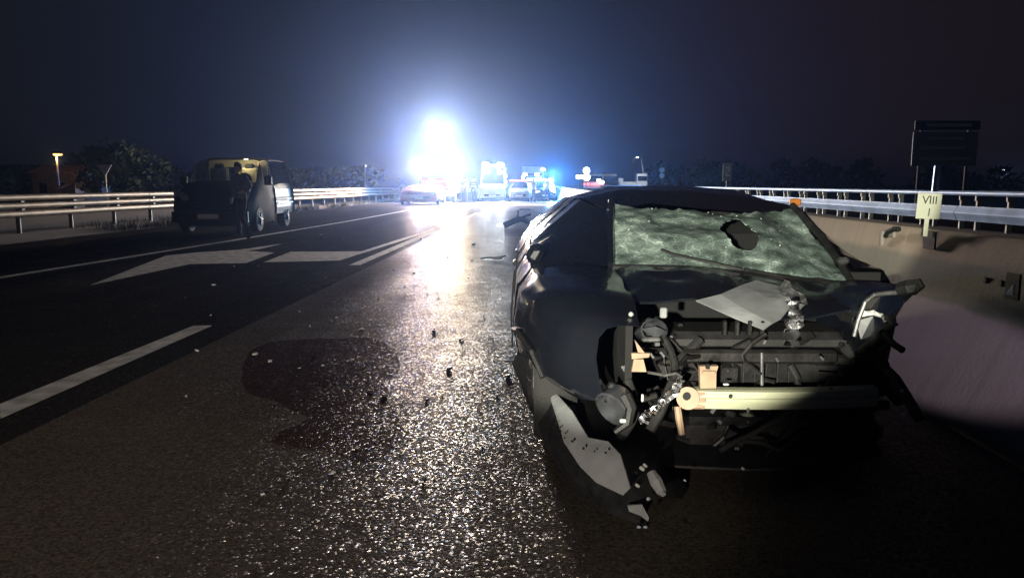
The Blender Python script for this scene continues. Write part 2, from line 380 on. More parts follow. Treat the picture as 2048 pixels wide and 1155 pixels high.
# running lane (older, pale chippings) and the newer dark lane with the shoulder; butt-jointed at the seam
def road_strip(name, xl, xr, mat, z=0.0):
    mb = MB(); ys = [-30, -5, 0, 10, 30, 80, 200, 420]
    mb.grid([[(xl(y), y, z), (xr(y), y, z)] for y in ys]); return tag(mb.build(name, mat), kind='structure')
road_strip('road_near_lane', lambda y: -2.60 + .012 * max(0, min(y, 60)), lambda y: 2.62, M['asphalt'])
road_strip('road_far_lane', lambda y: -11.3 + .02 * max(0, min(y, 60)), lambda y: -2.60 + .012 * max(0, min(y, 60)), M['dark_asphalt'])
road_strip('road_opposite', lambda y: 9.4, lambda y: 21.5, M['dark_asphalt'], -.03)
# bank of soil along the shoulder
mb = MB(); rws = []
for y in range(-10, 121, 2):
    x0 = -11.4 + .02 * max(0, min(y, 60))
    rws.append([(x0 + dx, y, z + .05 * noise.noise(Vector((dx * 2, y * .7, 3)))) for dx, z in ((0, -.012), (-.5, .03), (-1.4, .06), (-3, .02), (-6, -.1))])
mb.grid(rws); tag(mb.build('verge', M['soil'], smooth=True), kind='structure')

# painted markings, 4 mm above the road
def mark(name, poly, label):
    mb = MB(); P = [(p[0], p[1], .003) for p in poly]
    mb.add(P, [tuple(range(len(P)))])
    return tag(mb.build(name, M['paint_line']), kind='structure')
def quad_line(pts, w):
    L = [(x - w / 2, y) for x, y in pts]; Rr = [(x + w / 2, y) for x, y in reversed(pts)]
    return L + Rr
mark('edge_line', quad_line([(-7.5, -4), (-7.15, 9.88), (-6.647, 16.74), (-6.2, 25), (-5.8, 38), (-5.75, 60)], .16), '')
mark('lane_dash', [(-2.842, 3.826, 0), (-3.037, 4.098, 0), (-2.994, 6.51, 0), (-2.829, 6.514, 0)], '')
mark('lane_dash', [(-2.818, 11.561, 0), (-2.647, 11.565, 0), (-2.439, 21.251, 0), (-2.652, 21.246, 0)], '')
mark('lane_dash', [(-2.47, 27, 0), (-2.33, 27, 0), (-2.25, 33, 0), (-2.39, 33, 0)], '')
mark('arrow_head', [(-5.48, 9.113, 0), (-6.422, 13.043, 0), (-6.161, 13.635, 0), (-5.584, 14.232, 0), (-5.237, 15.768, 0), (-5.24, 14.408, 0), (-5.358, 14.02, 0), (-4.705, 13.67, 0), (-4.527, 11.819, 0), (-5.353, 11.648, 0)], '')
mark('arrow_shaft', [(-4.296, 11.94, 0), (-4.459, 13.83, 0), (-3.161, 13.966, 0), (-2.754, 21.488, 0), (-2.524, 21.493, 0), (-3.141, 12.248, 0)], '')
# bright transverse line far down the road
mark('transverse_line', [(-5.4, 45, 0), (1.9, 45, 0), (1.9, 46.4, 0), (-5.4, 46.4, 0)], '')
# fluid stain on the road
def blob(pts, amp, seed, sub=5):
    out = []; n_ = len(pts)
    for i in range(n_):
        p0, p1, p2, p3 = [Vector((*pts[(i + k) % n_][:2], 0)) for k in (-1, 0, 1, 2)]
        for j in range(sub):
            t = j / sub
            q = .5 * ((2 * p1) + (-p0 + p2) * t + (2 * p0 - 5 * p1 + 4 * p2 - p3) * t * t + (-p0 + 3 * p1 - 3 * p2 + p3) * t ** 3)
            q += amp * Vector((noise.noise(q * 4 + Vector((seed, 0, 0))), noise.noise(q * 4 + Vector((0, seed, 9))), 0))
            out.append((q.x, q.y, .0007))
    return out
st = blob([(-1.931, 4.851, 0), (-2.126, 5.586, 0), (-1.979, 5.906, 0), (-1.554, 5.996, 0), (-1.21, 5.925, 0), (-0.903, 5.086, 0), (-0.885, 4.445, 0), (-0.677, 3.776, 0), (-0.689, 3.304, 0), (-0.822, 3.282, 0), (-0.993, 3.396, 0), (-1.246, 3.494, 0), (-1.274, 3.665, 0), (-1.198, 3.805, 0), (-1.226, 3.935, 0), (-1.44, 4.166, 0), (-1.7, 4.392, 0)], .03, 4)
mb = MB(); mb.add(st, [tuple(range(len(st)))])
tag(mb.build('fluid_stain', M['stained']), 'dark wet stain with a reddish tinge spread on the asphalt beside the wrecked car', 'stain')
# asphalt joint across the lane
mb = MB()
for (a, b_) in (((-0.291, 5.757, 0), (-0.123, 5.779, 0)), ((-0.266, 5.251, 0), (-0.112, 5.27, 0))):
    mb.box(((a[0] + b_[0]) / 2, (a[1] + b_[1]) / 2, .0008), (abs(b_[0] - a[0]), .014, .0012))
tag(mb.build('tar_joint', M['black_plastic']), kind='structure')

# ================================================================== concrete barrier on the right
bar = thing('concrete_barrier', 'long beige concrete road barrier behind and to the right of the wrecked car', 'barrier', (2.5, 6, 0))
prof = [(2.18, 0), (2.17, .09), (2.385, .56), (2.44, .8), (2.48, .955), (2.50, .972), (2.70, .972), (2.72, .955), (2.8, .56), (3.0, .09), (3.0, 0)]
seg_breaks = [-8, -2, 1.2, 4.98, 10, 16, 22, 28, 34, 40, 46, 52, 58, 64, 70, 76, 82, 88, 94, 100, 112, 124, 136, 150]
prev = None
for k in range(len(seg_breaks) - 1):
    y0, y1 = seg_breaks[k] + .0015, seg_breaks[k + 1] - .0015
    mb = MB(); nn = max(2, int((y1 - y0) / .35)) if y1 < 20 else 2
    rws = []
    for i in range(nn + 1):
        y = y0 + (y1 - y0) * i / nn
        rws.append([(x + .004 * noise.noise(Vector((x * 3, y * 2, z * 3))), y, z + (.004 * noise.noise(Vector((y * 1.5, z, 1))) if z > .5 else 0)) for x, z in prof])
    mb.grid(rws)
    N = len(prof)
    mb.f.append(tuple(range(N))); mb.mi.append(0); mb.f.append(tuple(nn * N + i for i in range(N))); mb.mi.append(0)
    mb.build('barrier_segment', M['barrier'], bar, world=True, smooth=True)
# dark plates painted as shaded pocket recesses, reflector, notch with bent cable
def on_face(name, c, d, mat, parent=bar): return MB().box(c, d, bev=.003).build(name, mat, parent, world=True)
on_face('pocket_shade', (2.433, 4.62, 0.913), (.012, .13, .11), M['inside'])
on_face('pocket_shade', (2.38, 3.72, 0.752), (.012, .11, .13), M['inside'])
pk = MB(); a = Vector((2.316, 3.66, 0.723)); pk.prism([a, a + Vector((0, -.06, 0)), a + Vector((0, -.06, .055))], (-.012, 0, 0)); pk.build('reflector', M['white_plastic'], bar, world=True)
cb = MB(); cb.tube([(2.42, 5.16, 0.9), (2.413, 5.12, 0.933), (2.418, 5.05, 0.954), (2.426, 5, 0.957)], .018, 8); cb.build('cable', M['rubber'], bar, world=True)
on_face('joint_seal', (2.431, 5.24, 0.881), (.02, .03, .1), M['concrete'])
on_face('joint_seal', (2.431, 5.1, 0.921), (.02, .07, .05), M['concrete'])
for (px_, py_) in ((-.0, 0), (.13, .0)):
    on_face('lifting_hole', (Vector((2.425, 4.02 - px_, .745))), (.008, .03, .035), M['inside'])

# marker sign VIII / 1 clamped to the barrier
ms = thing('marker_sign', 'small pale yellow sign reading VIII over 1 on a short post at the concrete barrier', 'sign', (2.416, 4.62, 0.943))
a = Vector((2.411, 4.62, 1.118))
R_ = Matrix.Rotation(R(2), 4, 'Y')
MB().box(a, (.145, .008, .155), R_, bev=.003).build('sign_panel', M['sign_yellow'], ms, world=True)
MB().box(Vector((2.409, 4.63, 1.015)), (.022, .012, .16), R_).build('post', M['sign_yellow'], ms, world=True)
rl = a - ms.location
for bz in (-.055, .06):
    mb = MB(); mb.lathe([(.004, -.004), (.006, 0), (.004, .003)], (rl.x - .002, rl.y - .006, rl.z + bz), 'y', 8); mb.build('bolt', M['galv_dull'], ms)
text_obj('VIII', .068, M['ink'], (rl.x, rl.y - .0068, rl.z + .034), (R(90), R(2), 0), ms)
text_obj('1', .06, M['ink'], (rl.x, rl.y - .0068, rl.z - .036), (R(90), R(2), 0), ms)
# orange reflector on the barrier top
orf = thing('barrier_reflector', 'orange reflector standing on top of the concrete barrier beside the wrecked roof', 'reflector', (2.56, 7.35, .972))
MB().box((0, 0, .105), (.11, .03, .07), bev=.012).build('lens', M['orange'], orf)
MB().box((0, .012, .04), (.03, .02, .08)).build('stem', M['galv_dull'], orf)

# ================================================================== guardrails
def w_profile(h0, h1, depth, n_wave):
    """thrie-beam section: list of (offset towards traffic, z)."""
    out = []; N = n_wave * 6
    for i in range(N + 1):
        t = i / N
        out.append((depth * (.5 - .5 * math.cos(2 * math.pi * n_wave * t)), h0 + (h1 - h0) * t))
    return out
lr = thing('guardrail', 'three wave steel guardrail lit beige along the left shoulder', 'guardrail', (-12.2, 22, 0))
def lx(y): return -13.35 + .0425 * y if y < 90 else -13.35 + .0425 * 90
strips = [(.445, .605), (.65, .80), (.845, 1.0)]
ys = [4 + 4 * k for k in range(44)]
for k in range(len(ys) - 1):
    y0, y1 = ys[k], ys[k + 1] + .12
    dx = .006 * (k % 2)
    for z0, z1 in strips:
        sec = [(0, z0), (.05, z0 + .012), (.075, z0 + .04), (.08, (z0 + z1) / 2), (.075, z1 - .04), (.05, z1 - .012), (0, z1)]
        mb = MB(); mb.grid([[(lx(y) + o + dx + .02, y, z + .012 * noise.noise(Vector((y, z, 2)))) for o, z in sec] for y in (y0, (y0 + y1) / 2, y1)], .004, (-1, 0, 0))
        mb.build('rail_beam', M['galv'], lr, world=True, smooth=True)
for k in range(80):
    y = 6.3 + 2 * k
    if y > 165: break
    mb = MB(); x = lx(y)
    mb.box((x - .09, y, .42), (.1, .008, 1.1)); mb.box((x - .043, y + .02, .42), (.006, .05, 1.1)); mb.box((x - .137, y + .02, .42), (.006, .05, 1.1))
    mb.build('post', M['galv_dull'], lr, world=True)
    mb = MB(); mb.box((x + .03, y, .628), (.1, .12, .04)); mb.box((x + .03, y, .822), (.1, .12, .04)); mb.build('spacer', M['dark_metal'], lr, world=True)
rr = thing('guardrail', 'pale blue steel guardrail with a top tube beyond the concrete barrier on the right', 'guardrail', (8.4, 16, 0))
wp2 = w_profile(.55, .83, .07, 1)
ry = [3 + 6 * k for k in range(25)]
for k in range(len(ry) - 1):
    y0, y1 = ry[k], ry[k + 1] + .1
    dx = .006 * (k % 2)
    mb = MB(); mb.grid([[(8.38 - o + dx, y, z) for o, z in wp2] for y in (y0, (y0 + y1) / 2, y1)], .004, (1, 0, 0))
    mb.build('rail_beam', M['bluepaint'], rr, world=True, smooth=True)
    mb = MB(); mb.cyl((8.47, y0, 1.075), (8.47, y1, 1.075), .048 + .002 * (k % 2), n=12); mb.build('top_tube', M['bluepaint'], rr, world=True, smooth=True)
proto_post = None
for k in range(180):
    y = 4.0 + .75 * k
    if proto_post is None:
        mb = MB(); mb.box((0, 0, .42), (.09, .045, 1.22)); mb.box((-.05, 0, .98), (.04, .045, .09)); 
        proto_post = mb.build('post', M['galv_dull'], rr); o = proto_post
    else:
        o = proto_post.copy(); C.objects.link(o)
    o.location = Vector((8.5 + (.12 if k % 2 else 0), y, 0)) - rr.location
# low far kerb behind the right rail
mb = MB(); mb.box((9.2, 70, .14), (.3, 136, .34)); tag(mb.build('median_kerb', M['concrete']), kind='structure')

# delineator posts
def delineator(label, p, hgt, lean=0):
    t = thing('delineator_post', label, 'delineator', p, 0, 'pale delineator posts on the guardrails')
    mb = MB(); mb.grid([[(-.05 + .012 * math.sin(z * 3), -.02, z * hgt), (0, -.045, z * hgt), (.05 + .012 * math.sin(z * 3), -.02, z * hgt), (.045, .03, z * hgt), (-.045, .03, z * hgt), (-.05, -.02, z * hgt)] for z in (0, .25, .5, .75, 1)])
    mb.f.append((20 + 4, 23 + 4, 22 + 4 - 0, 21 + 4)); mb.mi.append(0)
    mb.f.pop(); mb.mi.pop()
    mb.box((0, 0, hgt + .005), (.1, .05, .012))
    mb.build('post_body', M['bluepaint'], t, smooth=True)
    MB().box((0, -.048, hgt * .72), (.05, .006, .12)).build('reflector', M['white_plastic'], t)
    t.rotation_euler = (0, R(lean), 0)
    return t
delineator('pale delineator post on the left guardrail midway to the bright lights', Vector((-9.617, 44, 1.076)), 1.3)
delineator('pale delineator post above the VIII sign on the right guardrail', Vector((7.598, 14.4, 1.11)), .47, 2)

# ================================================================== vehicles
def ring(w, zb, zm, belt, rail, rw, top, tw):
    """15 points from left sill over the roof to right sill."""
    L = [(-w * .9, zb), (-w * .97, zb + .08), (-w, zm), (-w * .985, (zm + belt) / 2 + .05), (-w * .95, belt), (-rw, rail), (-tw, top - .015)]
    return L + [(0, top)] + [(-x, z) for x, z in reversed(L)]
class Shell:
    def __init__(s, st): s.st = st      # list of (y, ring)
    def P(s, i, j):
        y, r = s.st[i]; return Vector((r[j][0], y, r[j][1]))
    def mesh(s, skip=(), cap0=True, cap1=True):
        mb = MB(); n_ = len(s.st[0][1])
        vs = [s.P(i, j) for i in range(len(s.st)) for j in range(n_)]
        fs = []
        for i in range(len(s.st) - 1):
            for j in range(n_ - 1):
                if (i, j) in skip: continue
                fs.append((i * n_ + j, i * n_ + j + 1, (i + 1) * n_ + j + 1, (i + 1) * n_ + j))
            fs.append((i * n_ + n_ - 1, i * n_, (i + 1) * n_, (i + 1) * n_ + n_ - 1))
        if cap0: fs.append(tuple(range(n_)))
        if cap1: fs.append(tuple((len(s.st) - 1) * n_ + k for k in range(n_)))
        return mb.add(vs, fs)
    def pane(s, i0, i1, j0, j1, inset=.04, off=.004, th=.008):
        """a pane filling faces i0..i1 x j0..j1, following the shell."""
        rows = []
        for i in range(i0, i1 + 1): rows.append([s.P(i, j) for j in range(j0, j1 + 1)])
        c = sum((p for r in rows for p in r), Vector()) / (len(rows) * len(rows[0]))
        nrm = (rows[-1][0] - rows[0][-1]).cross(rows[0][0] - rows[-1][-1]).normalized()
        cen = Vector((0, c.y, .9))
        if nrm.dot(c - cen) < 0: nrm = -nrm
        rows = [[p + (c - p) * inset + nrm * off for p in r] for r in rows]
        mb = MB(); mb.grid(rows, th, nrm); return mb

def wheel(parent, c, r=.31, w=.2, side=-1, dark=True):
    t = MB(); t.lathe([(r * .62, -w / 2), (r * .93, -w / 2), (r, -w * .32), (r, w * .32), (r * .93, w / 2), (r * .62, w / 2)], (0, 0, 0), 'x', 22)
    o = t.build('wheel', M['rubber'], parent, smooth=True, loc=c)
    q = MB(); x = side * w * .42
    q.lathe([(r * .6, x - .02), (r * .6, x + .02)], (0, 0, 0), 'x', 20)
    for k in range(5):
        a_ = 2 * math.pi * k / 5
        q.cyl((x + side * .02, math.cos(a_) * r * .12, math.sin(a_) * r * .12), (x + side * .02, math.cos(a_) * r * .55, math.sin(a_) * r * .55), .03, .02, 6)
    q.build('rim', M['black_plastic'], o)
    return o

def far_car(name, label, cat, loc, rz, paint, L=4.2, w=.88, H=1.48, lit=None, plate=True, bluebar=False, van=False):
    t = thing(name, label, cat, loc, rz)
    if van:
        st = [(0, ring(w * .86, .3, .5, .8, .86, w * .7, .9, w * .4)), (.12, ring(w * .96, .24, .5, .98, 1.04, w * .8, 1.08, w * .5)), (.75, ring(w, .24, .6, 1.15, 1.2, w * .85, 1.25, w * .5)),
              (1.5, ring(w, .24, .7, 1.2, H - .1, w * .84, H, w * .6)), (L - .1, ring(w, .24, .7, 1.2, H - .06, w * .86, H + .03, w * .6)), (L, ring(w * .97, .3, .7, 1.15, H - .12, w * .82, H - .04, w * .56))]
        ws = (2, 3); sd = (3, 4)
    else:
        st = [(0, ring(w * .8, .32, .45, .62, .68, w * .6, .7, w * .3)), (.12, ring(w * .95, .22, .45, .72, .78, w * .75, .8, w * .4)), (1.05, ring(w, .2, .5, .88, .95, w * .82, .98, w * .5)),
              (1.75, ring(w, .2, .55, .92, H - .1, w * .7, H - .02, w * .45)), (2.6, ring(w, .2, .55, .94, H - .07, w * .7, H, w * .45)), (L - .5, ring(w, .2, .55, .95, H - .14, w * .68, H - .07, w * .42)),
              (L - .05, ring(w * .93, .26, .55, .95, 1.0, w * .72, 1.02, w * .4)), (L, ring(w * .88, .34, .55, .8, .85, w * .65, .88, w * .4))]
        ws = (2, 3); sd = (3, 5)
    sh = Shell(st); sh.mesh().build('body', paint, t, smooth=True)
    sh.pane(ws[0], ws[1], 5, 9, .06).build('windscreen', M['glass_dark'], t)
    for j in (4, 9): sh.pane(sd[0], sd[1], j, j + 1, .1).build('side_window', M['glass_dark'], t)
    for sx in (-1, 1):
        MB().box((sx * w * .66, .07, .66 if not van else .8), (.3, .12, .13), bev=.03).build('headlight', lit or M['lens'], t)
        for yy in (.72, L - .75): wheel(t, (sx * (w - .1), yy, .31), side=sx)
        MB().box((sx * (w + .1), ws[1] * .45 + .1, 1.0), (.16, .1, .12), bev=.03).build('mirror', M['black_plastic'], t)
    MB().box((0, .015, .45), (w * 1.2, .05, .14), bev=.02).build('grille', M['black_plastic'], t)
    if plate: MB().box((0, -.02, .42), (.52, .02, .11)).build('number_plate', M['plate'], t)
    if bluebar:
        bb = MB().box((0, 2.0, H + .08), (w * 1.2, .25, .12), bev=.03).build('light_bar', M['blue_lamp'], t)
    return t

M['blue_lamp'] = em('blue_beacon', (.05, .35, 1.0), 60)
M['white_lamp'] = em('white_floodlamp', (1, .97, .92), 400)
M['warm_lamp'] = em('warm_headlamp', (1, .86, .62), 150)
M['red_lamp'] = em('red_tail_lamp', (1, .08, .04), 6)
M['pale_lamp'] = em('pale_signal_lamp', (1, .93, .85), 8)
M['orange_lamp'] = em('orange_street_lamp', (1, .4, .1), 3.2)
M['blue_white'] = em('distant_white_lamp', (.75, .85, 1), 12)
M['cab_lamp'] = em('cab_lamp', (1, .85, .45), 1.6)

# ---------------- dark van in the left shoulder, cab lit yellow inside, glazed load space behind
vn = thing('van', 'dark van parked in the left shoulder, its cab lit yellow, pale number plate', 'van', (-8.12, 18.9, 0), R(2))
w = 1.0
st = [(0, ring(.84, .3, .5, .74, .8, .7, .84, .4)), (.1, ring(.95, .22, .5, .9, .97, .82, 1.0, .45)), (.5, ring(1.0, .2, .5, 1.06, 1.15, .86, 1.2, .5)), (1.0, ring(1.0, .2, .55, 1.2, 1.3, .88, 1.36, .5)),
      (1.5, ring(1.0, .2, .6, 1.22, 1.86, .84, 1.95, .55)), (2.15, ring(1.0, .2, .6, 1.22, 1.93, .84, 2.0, .6)), (2.25, ring(.98, .2, .6, 1.2, 1.9, .82, 1.97, .58))]
sh = Shell(st)
skip = {(3, j) for j in range(5, 9)} | {(4, 4), (4, 9)}
cabm = sh.mesh(skip, cap1=False)
cabm.build('cab_body', M['van_paint'], vn, smooth=True)
MB().box((0, 2.24, .75), (1.9, .03, 1.05)).build('rear_bulkhead', M['cream'], vn)
rw_ = MB()
rw_.box((0, 2.24, 1.82), (1.62, .03, .2)); rw_.box((-.72, 2.24, 1.5), (.2, .03, .45)); rw_.box((.72, 2.24, 1.5), (.2, .03, .45)); rw_.box((0, 2.24, 1.5), (.16, .03, .44))
rw_.build('rear_wall', M['cream'], vn)
sh.pane(3, 4, 5, 9, .05).build('windscreen', M['cab_glass'], vn)
for j in (4, 9): sh.pane(4, 5, j, j + 1, .08).build('side_window', M['cab_glass'], vn)
for sx in (-1, 1):
    mb = MB(); mb.grid([[(sx * .5, -.02, .86), (sx * .72, .03, .8), (sx * .93, .12, .86)], [(sx * .55, .05, .96), (sx * .75, .08, 1.0), (sx * .965, .2, 1.06)], [(sx * .6, .1, 1.0), (sx * .8, .14, 1.06), (sx * .97, .3, 1.14)]], .05, (0, 1, 0))
    mb.build('headlight', M['lens'], vn)
    for yy in (.8, 3.3): wheel(vn, (sx * .9, yy, .33), .33, .22, sx)
    MB().box((sx * 1.13, 1.25, 1.35), (.2, .12, .26), bev=.04).build('mirror', M['black_plastic'], vn)
    s_ = MB().box((sx * .42, 1.95, 1.35), (.5, .14, .7), bev=.05).build('seat', M['cream'] if sx > 0 else M['cloth_grey'], vn)
    MB().box((sx * .42, 1.95, 1.72), (.26, .1, .18), bev=.04).build('headrest', M['inside'], vn)
    mb = MB().box((sx * .88, -.01, .24), (.25, .05, .1), bev=.02); mb.build('fog_lamp', M['lens'], vn)
MB().box((0, 1.35, 1.18), (1.6, .4, .14), bev=.04).build('dashboard', M['inside'], vn)
mb = MB(); mb.lathe([(.17, -.015), (.2, 0), (.17, .015)], (.42, 1.5, 1.36), 'y', 16); mb.build('steering_wheel', M['inside'], vn)
for k in range(3): MB().box((0, .005 - .01 * k, .62 + .08 * k), (1.0 - .1 * k, .05, .035), bev=.01).build('grille_bar', M['dark_metal'], vn)
MB().box((0, -.115, .44), (.52, .02, .12)).build('number_plate', M['plate'], vn)
mb = MB(); mb.grid([[(x, -.09 + .1 * abs(x) ** 3, z) for x in (-.96, -.6, -.2, .2, .6, .96)] for z in (.2, .34, .56)], .08, (0, 1, 0)); mb.build('bumper', M['black_plastic'], vn, smooth=True)
# load space
bd = MB(); bd.box((0, 3.12, .52), (1.9, 1.7, .1))
bd.build('load_floor', M['van_paint'], vn)
mb = MB(); mb.grid([[(x, y, z - .03 * abs(y - 3.0) ** 2) for x, z in ((-.86, 1.93), (-.55, 1.985), (0, 2.0), (.55, 1.985), (.86, 1.93))] for y in (2.22, 2.8, 3.4, 3.95)], .03, (0, 0, -1)); mb.build('rear_roof', M['van_paint'], vn, smooth=True)
mb = MB(); mb.grid([[(-.88, 3.99, 1.15), (.88, 3.99, 1.15)], [(-.8, 3.93, 1.88), (.8, 3.93, 1.88)]], .006, (0, -1, 0)); mb.build('rear_window', M['cab_glass'], vn)
for sx in (-1, 1):
    mb = MB(); mb.grid([[(sx * 1.0, y, .42), (sx * 1.02, y, .6), (sx * 1.0, y, .78), (sx * 1.02, y, .8), (sx * 1.02, y, .86), (sx * 1.0, y, .88), (sx * .985, y, 1.12)] for y in (2.3, 2.9, 3.5, 3.95)], .05, (-sx, 0, 0)); mb.build('side_panel', M['pale_navy'], vn)
    mb = MB(); mb.grid([[(sx * .985, 2.28, 1.12), (sx * .985, 2.9, 1.13), (sx * .985, 3.95, 1.13)], [(sx * .95, 2.28, 1.2), (sx * .94, 2.9, 1.27), (sx * .94, 3.95, 1.28)]], .02, (-sx, 0, 0)); mb.build('lit_shoulder', M['shoulder_sheen'], vn)  # pale tone paints the light reflected off the van's shoulder
    mb = MB(); mb.grid([[(sx * .945, 2.3, 1.24), (sx * .935, 3.1, 1.28), (sx * .935, 3.93, 1.28)], [(sx * .84, 2.3, 1.9), (sx * .84, 3.1, 1.92), (sx * .84, 3.9, 1.9)]], .006, (-sx, 0, 0)); mb.build('side_window', M['cab_glass'], vn)
    mb = MB(); mb.box((sx * 1.035, 3.1, .72), (.02, 1.5, .045)); mb.build('side_moulding', M['chrome'], vn)
    mb = MB(); mb.tube([(sx * 1.0, 3.97, .3), (sx * 1.02, 4.0, .7), (sx * 1.0, 4.0, 1.1), (sx * .95, 3.98, 1.5), (sx * .86, 3.92, 1.93)], .035, 8); mb.build('lit_corner_post', M['pale_paint'], vn)  # floodlight on the dark van's rear edge, put in as pale colour
    MB().box((sx * .9, 4.02, .85), (.14, .04, .3), bev=.01).build('tail_lamp', M['red_paint'], vn)
MB().box((0, 3.97, .85), (1.9, .05, .55), bev=.01).build('tailgate', M['van_paint'], vn)
cl = MB().lathe([(.05, 0), (.07, .015), (.05, .03)], (.35, 1.9, 1.915), 'z', 12).build('cab_lamp', M['cab_lamp'], vn)
point('cab_light', (.35, 1.75, 1.84), 13, (1, .84, .5), .05, vn)

# ---------------- person builder
def person(name, label, loc, rz, pose, h=1.75, cloth=('cloth_dark', 'cloth_dark'), hivis=False, group=None):
    t = thing(name, label, 'person', loc, rz, group)
    k = h / 1.75
    J = dict(pelvis=(0, 0, .95), waist=(0, 0, 1.08), chest=(0, .01, 1.3), neck=(0, 0, 1.46), headb=(0, -.02, 1.55), headt=(0, -.01, 1.7),
             shl=(-.18, 0, 1.41), ell=(-.25, .02, 1.13), wrl=(-.24, -.06, .88), hnl=(-.235, -.08, .8),
             shr=(.18, 0, 1.41), elr=(.25, .02, 1.13), wrr=(.24, -.06, .88), hnr=(.235, -.08, .8),
             hpl=(-.1, 0, .9), knl=(-.11, -.02, .5), anl=(-.11, .03, .09), tol=(-.13, -.14, .04),
             hpr=(.1, 0, .9), knr=(.11, -.02, .5), anr=(.11, .03, .09), tor=(.13, -.14, .04))
    J.update(pose)
    Rd = dict(pelvis=(.16, .11), waist=(.145, .1), chest=(.175, .12), neck=(.058, .06), headb=(.078, .085), headt=(.066, .08), shl=(.075, .075), ell=(.052, .05), wrl=(.036, .034), hnl=(.04, .022),
              shr=(.075, .075), elr=(.052, .05), wrr=(.036, .034), hnr=(.04, .022), hpl=(.1, .1), knl=(.065, .068), anl=(.046, .05), tol=(.042, .035), hpr=(.1, .1), knr=(.065, .068), anr=(.046, .05), tor=(.042, .035))
    names = list(J); ix = {a: i for i, a in enumerate(names)}
    E = [('pelvis', 'waist'), ('waist', 'chest'), ('chest', 'neck'), ('neck', 'headb'), ('headb', 'headt'), ('chest', 'shl'), ('shl', 'ell'), ('ell', 'wrl'), ('wrl', 'hnl'), ('chest', 'shr'), ('shr', 'elr'), ('elr', 'wrr'), ('wrr', 'hnr'),
         ('pelvis', 'hpl'), ('hpl', 'knl'), ('knl', 'anl'), ('anl', 'tol'), ('pelvis', 'hpr'), ('hpr', 'knr'), ('knr', 'anr'), ('anr', 'tor')]
    me = bpy.data.meshes.new('body'); me.from_pydata([tuple(Vector(J[a]) * k) for a in names], [(ix[a], ix[b_]) for a, b_ in E], [])
    o = bpy.data.objects.new('body', me); C.objects.link(o)
    sk = o.modifiers.new('s', 'SKIN'); sk.use_smooth_shade = True
    for a in names:
        sv = me.skin_vertices[0].data[ix[a]]; sv.radius = (Rd[a][0] * k, Rd[a][1] * k); sv.use_root = a == 'pelvis'
    ss = o.modifiers.new('d', 'SUBSURF'); ss.levels = 2; ss.render_levels = 2
    bpy.context.view_layer.update()
    m2 = bpy.data.meshes.new_from_object(o.evaluated_get(bpy.context.evaluated_depsgraph_get()))
    bpy.data.objects.remove(o)
    o = bpy.data.objects.new('body', m2); C.objects.link(o); o.parent = t
    m2.materials.clear()
    for q in ('skin', cloth[0], cloth[1], 'rubber'): m2.materials.append(M[q])
    hl, hr = Vector(J['wrl']) * k, Vector(J['wrr']) * k
    nz_ = J['neck'][2] * k
    for p in m2.polygons:
        c = p.center
        if c.z > nz_ + .01: mi = 0
        elif min((c - hl).length, (c - hr).length, (c - Vector(J['hnl']) * k).length, (c - Vector(J['hnr']) * k).length) < .075 * k and c.z < 1.25 * k: mi = 0
        elif c.z > .93 * k: mi = 1
        elif c.z > .11 * k: mi = 2
        else: mi = 3
        p.material_index = mi
    hb = (Vector(J['headb']) + Vector(J['headt'])) * .5 * k
    hm = MB()
    rws = []
    for i in range(6):
        ph = i / 5 * 1.75
        rws.append([(hb.x + .086 * k * math.sin(ph) * math.cos(th), hb.y + .012 * k + .098 * k * math.sin(ph) * math.sin(th) + (.015 * k * math.sin(ph)), hb.z + .0 * k + .128 * k * math.cos(ph) + (0 if math.sin(th) > -.3 else .05 * k * math.sin(ph))) for th in [2 * math.pi * j / 14 for j in range(15)]])
    hm.grid(rws); hm.build('hair', M['hair'], t, smooth=True)
    if hivis:
        for zz, rr_ in ((1.12, .158), (1.28, .182)):
            v_ = MB(); v_.lathe([(rr_ * k, zz * k - .03), (rr_ * k + .006, zz * k), (rr_ * k, zz * k + .03)], (0, 0, 0), 'z', 18)
            for i in range(len(v_.v)):
                q = v_.v[i]; v_.v[i] = (q[0], q[1] * .8 + .01, q[2])
            v_.build('reflective_band', M['silver_tape'], t, smooth=True)
    return t
person('person', 'person in dark clothes standing beside the front of the dark van', (-6.62, 17.1, 0), R(-30),
       dict(shr=(.19, 0, 1.4), elr=(.33, .04, 1.2), wrr=(.2, -.12, 1.06), hnr=(.13, -.16, 1.05), knr=(.16, -.12, .5), anr=(.24, .06, .1), tor=(.29, -.1, .045), headb=(0, -.04, 1.55), headt=(.01, -.05, 1.7)), 1.74, ('cloth_grey', 'cloth_dark'))

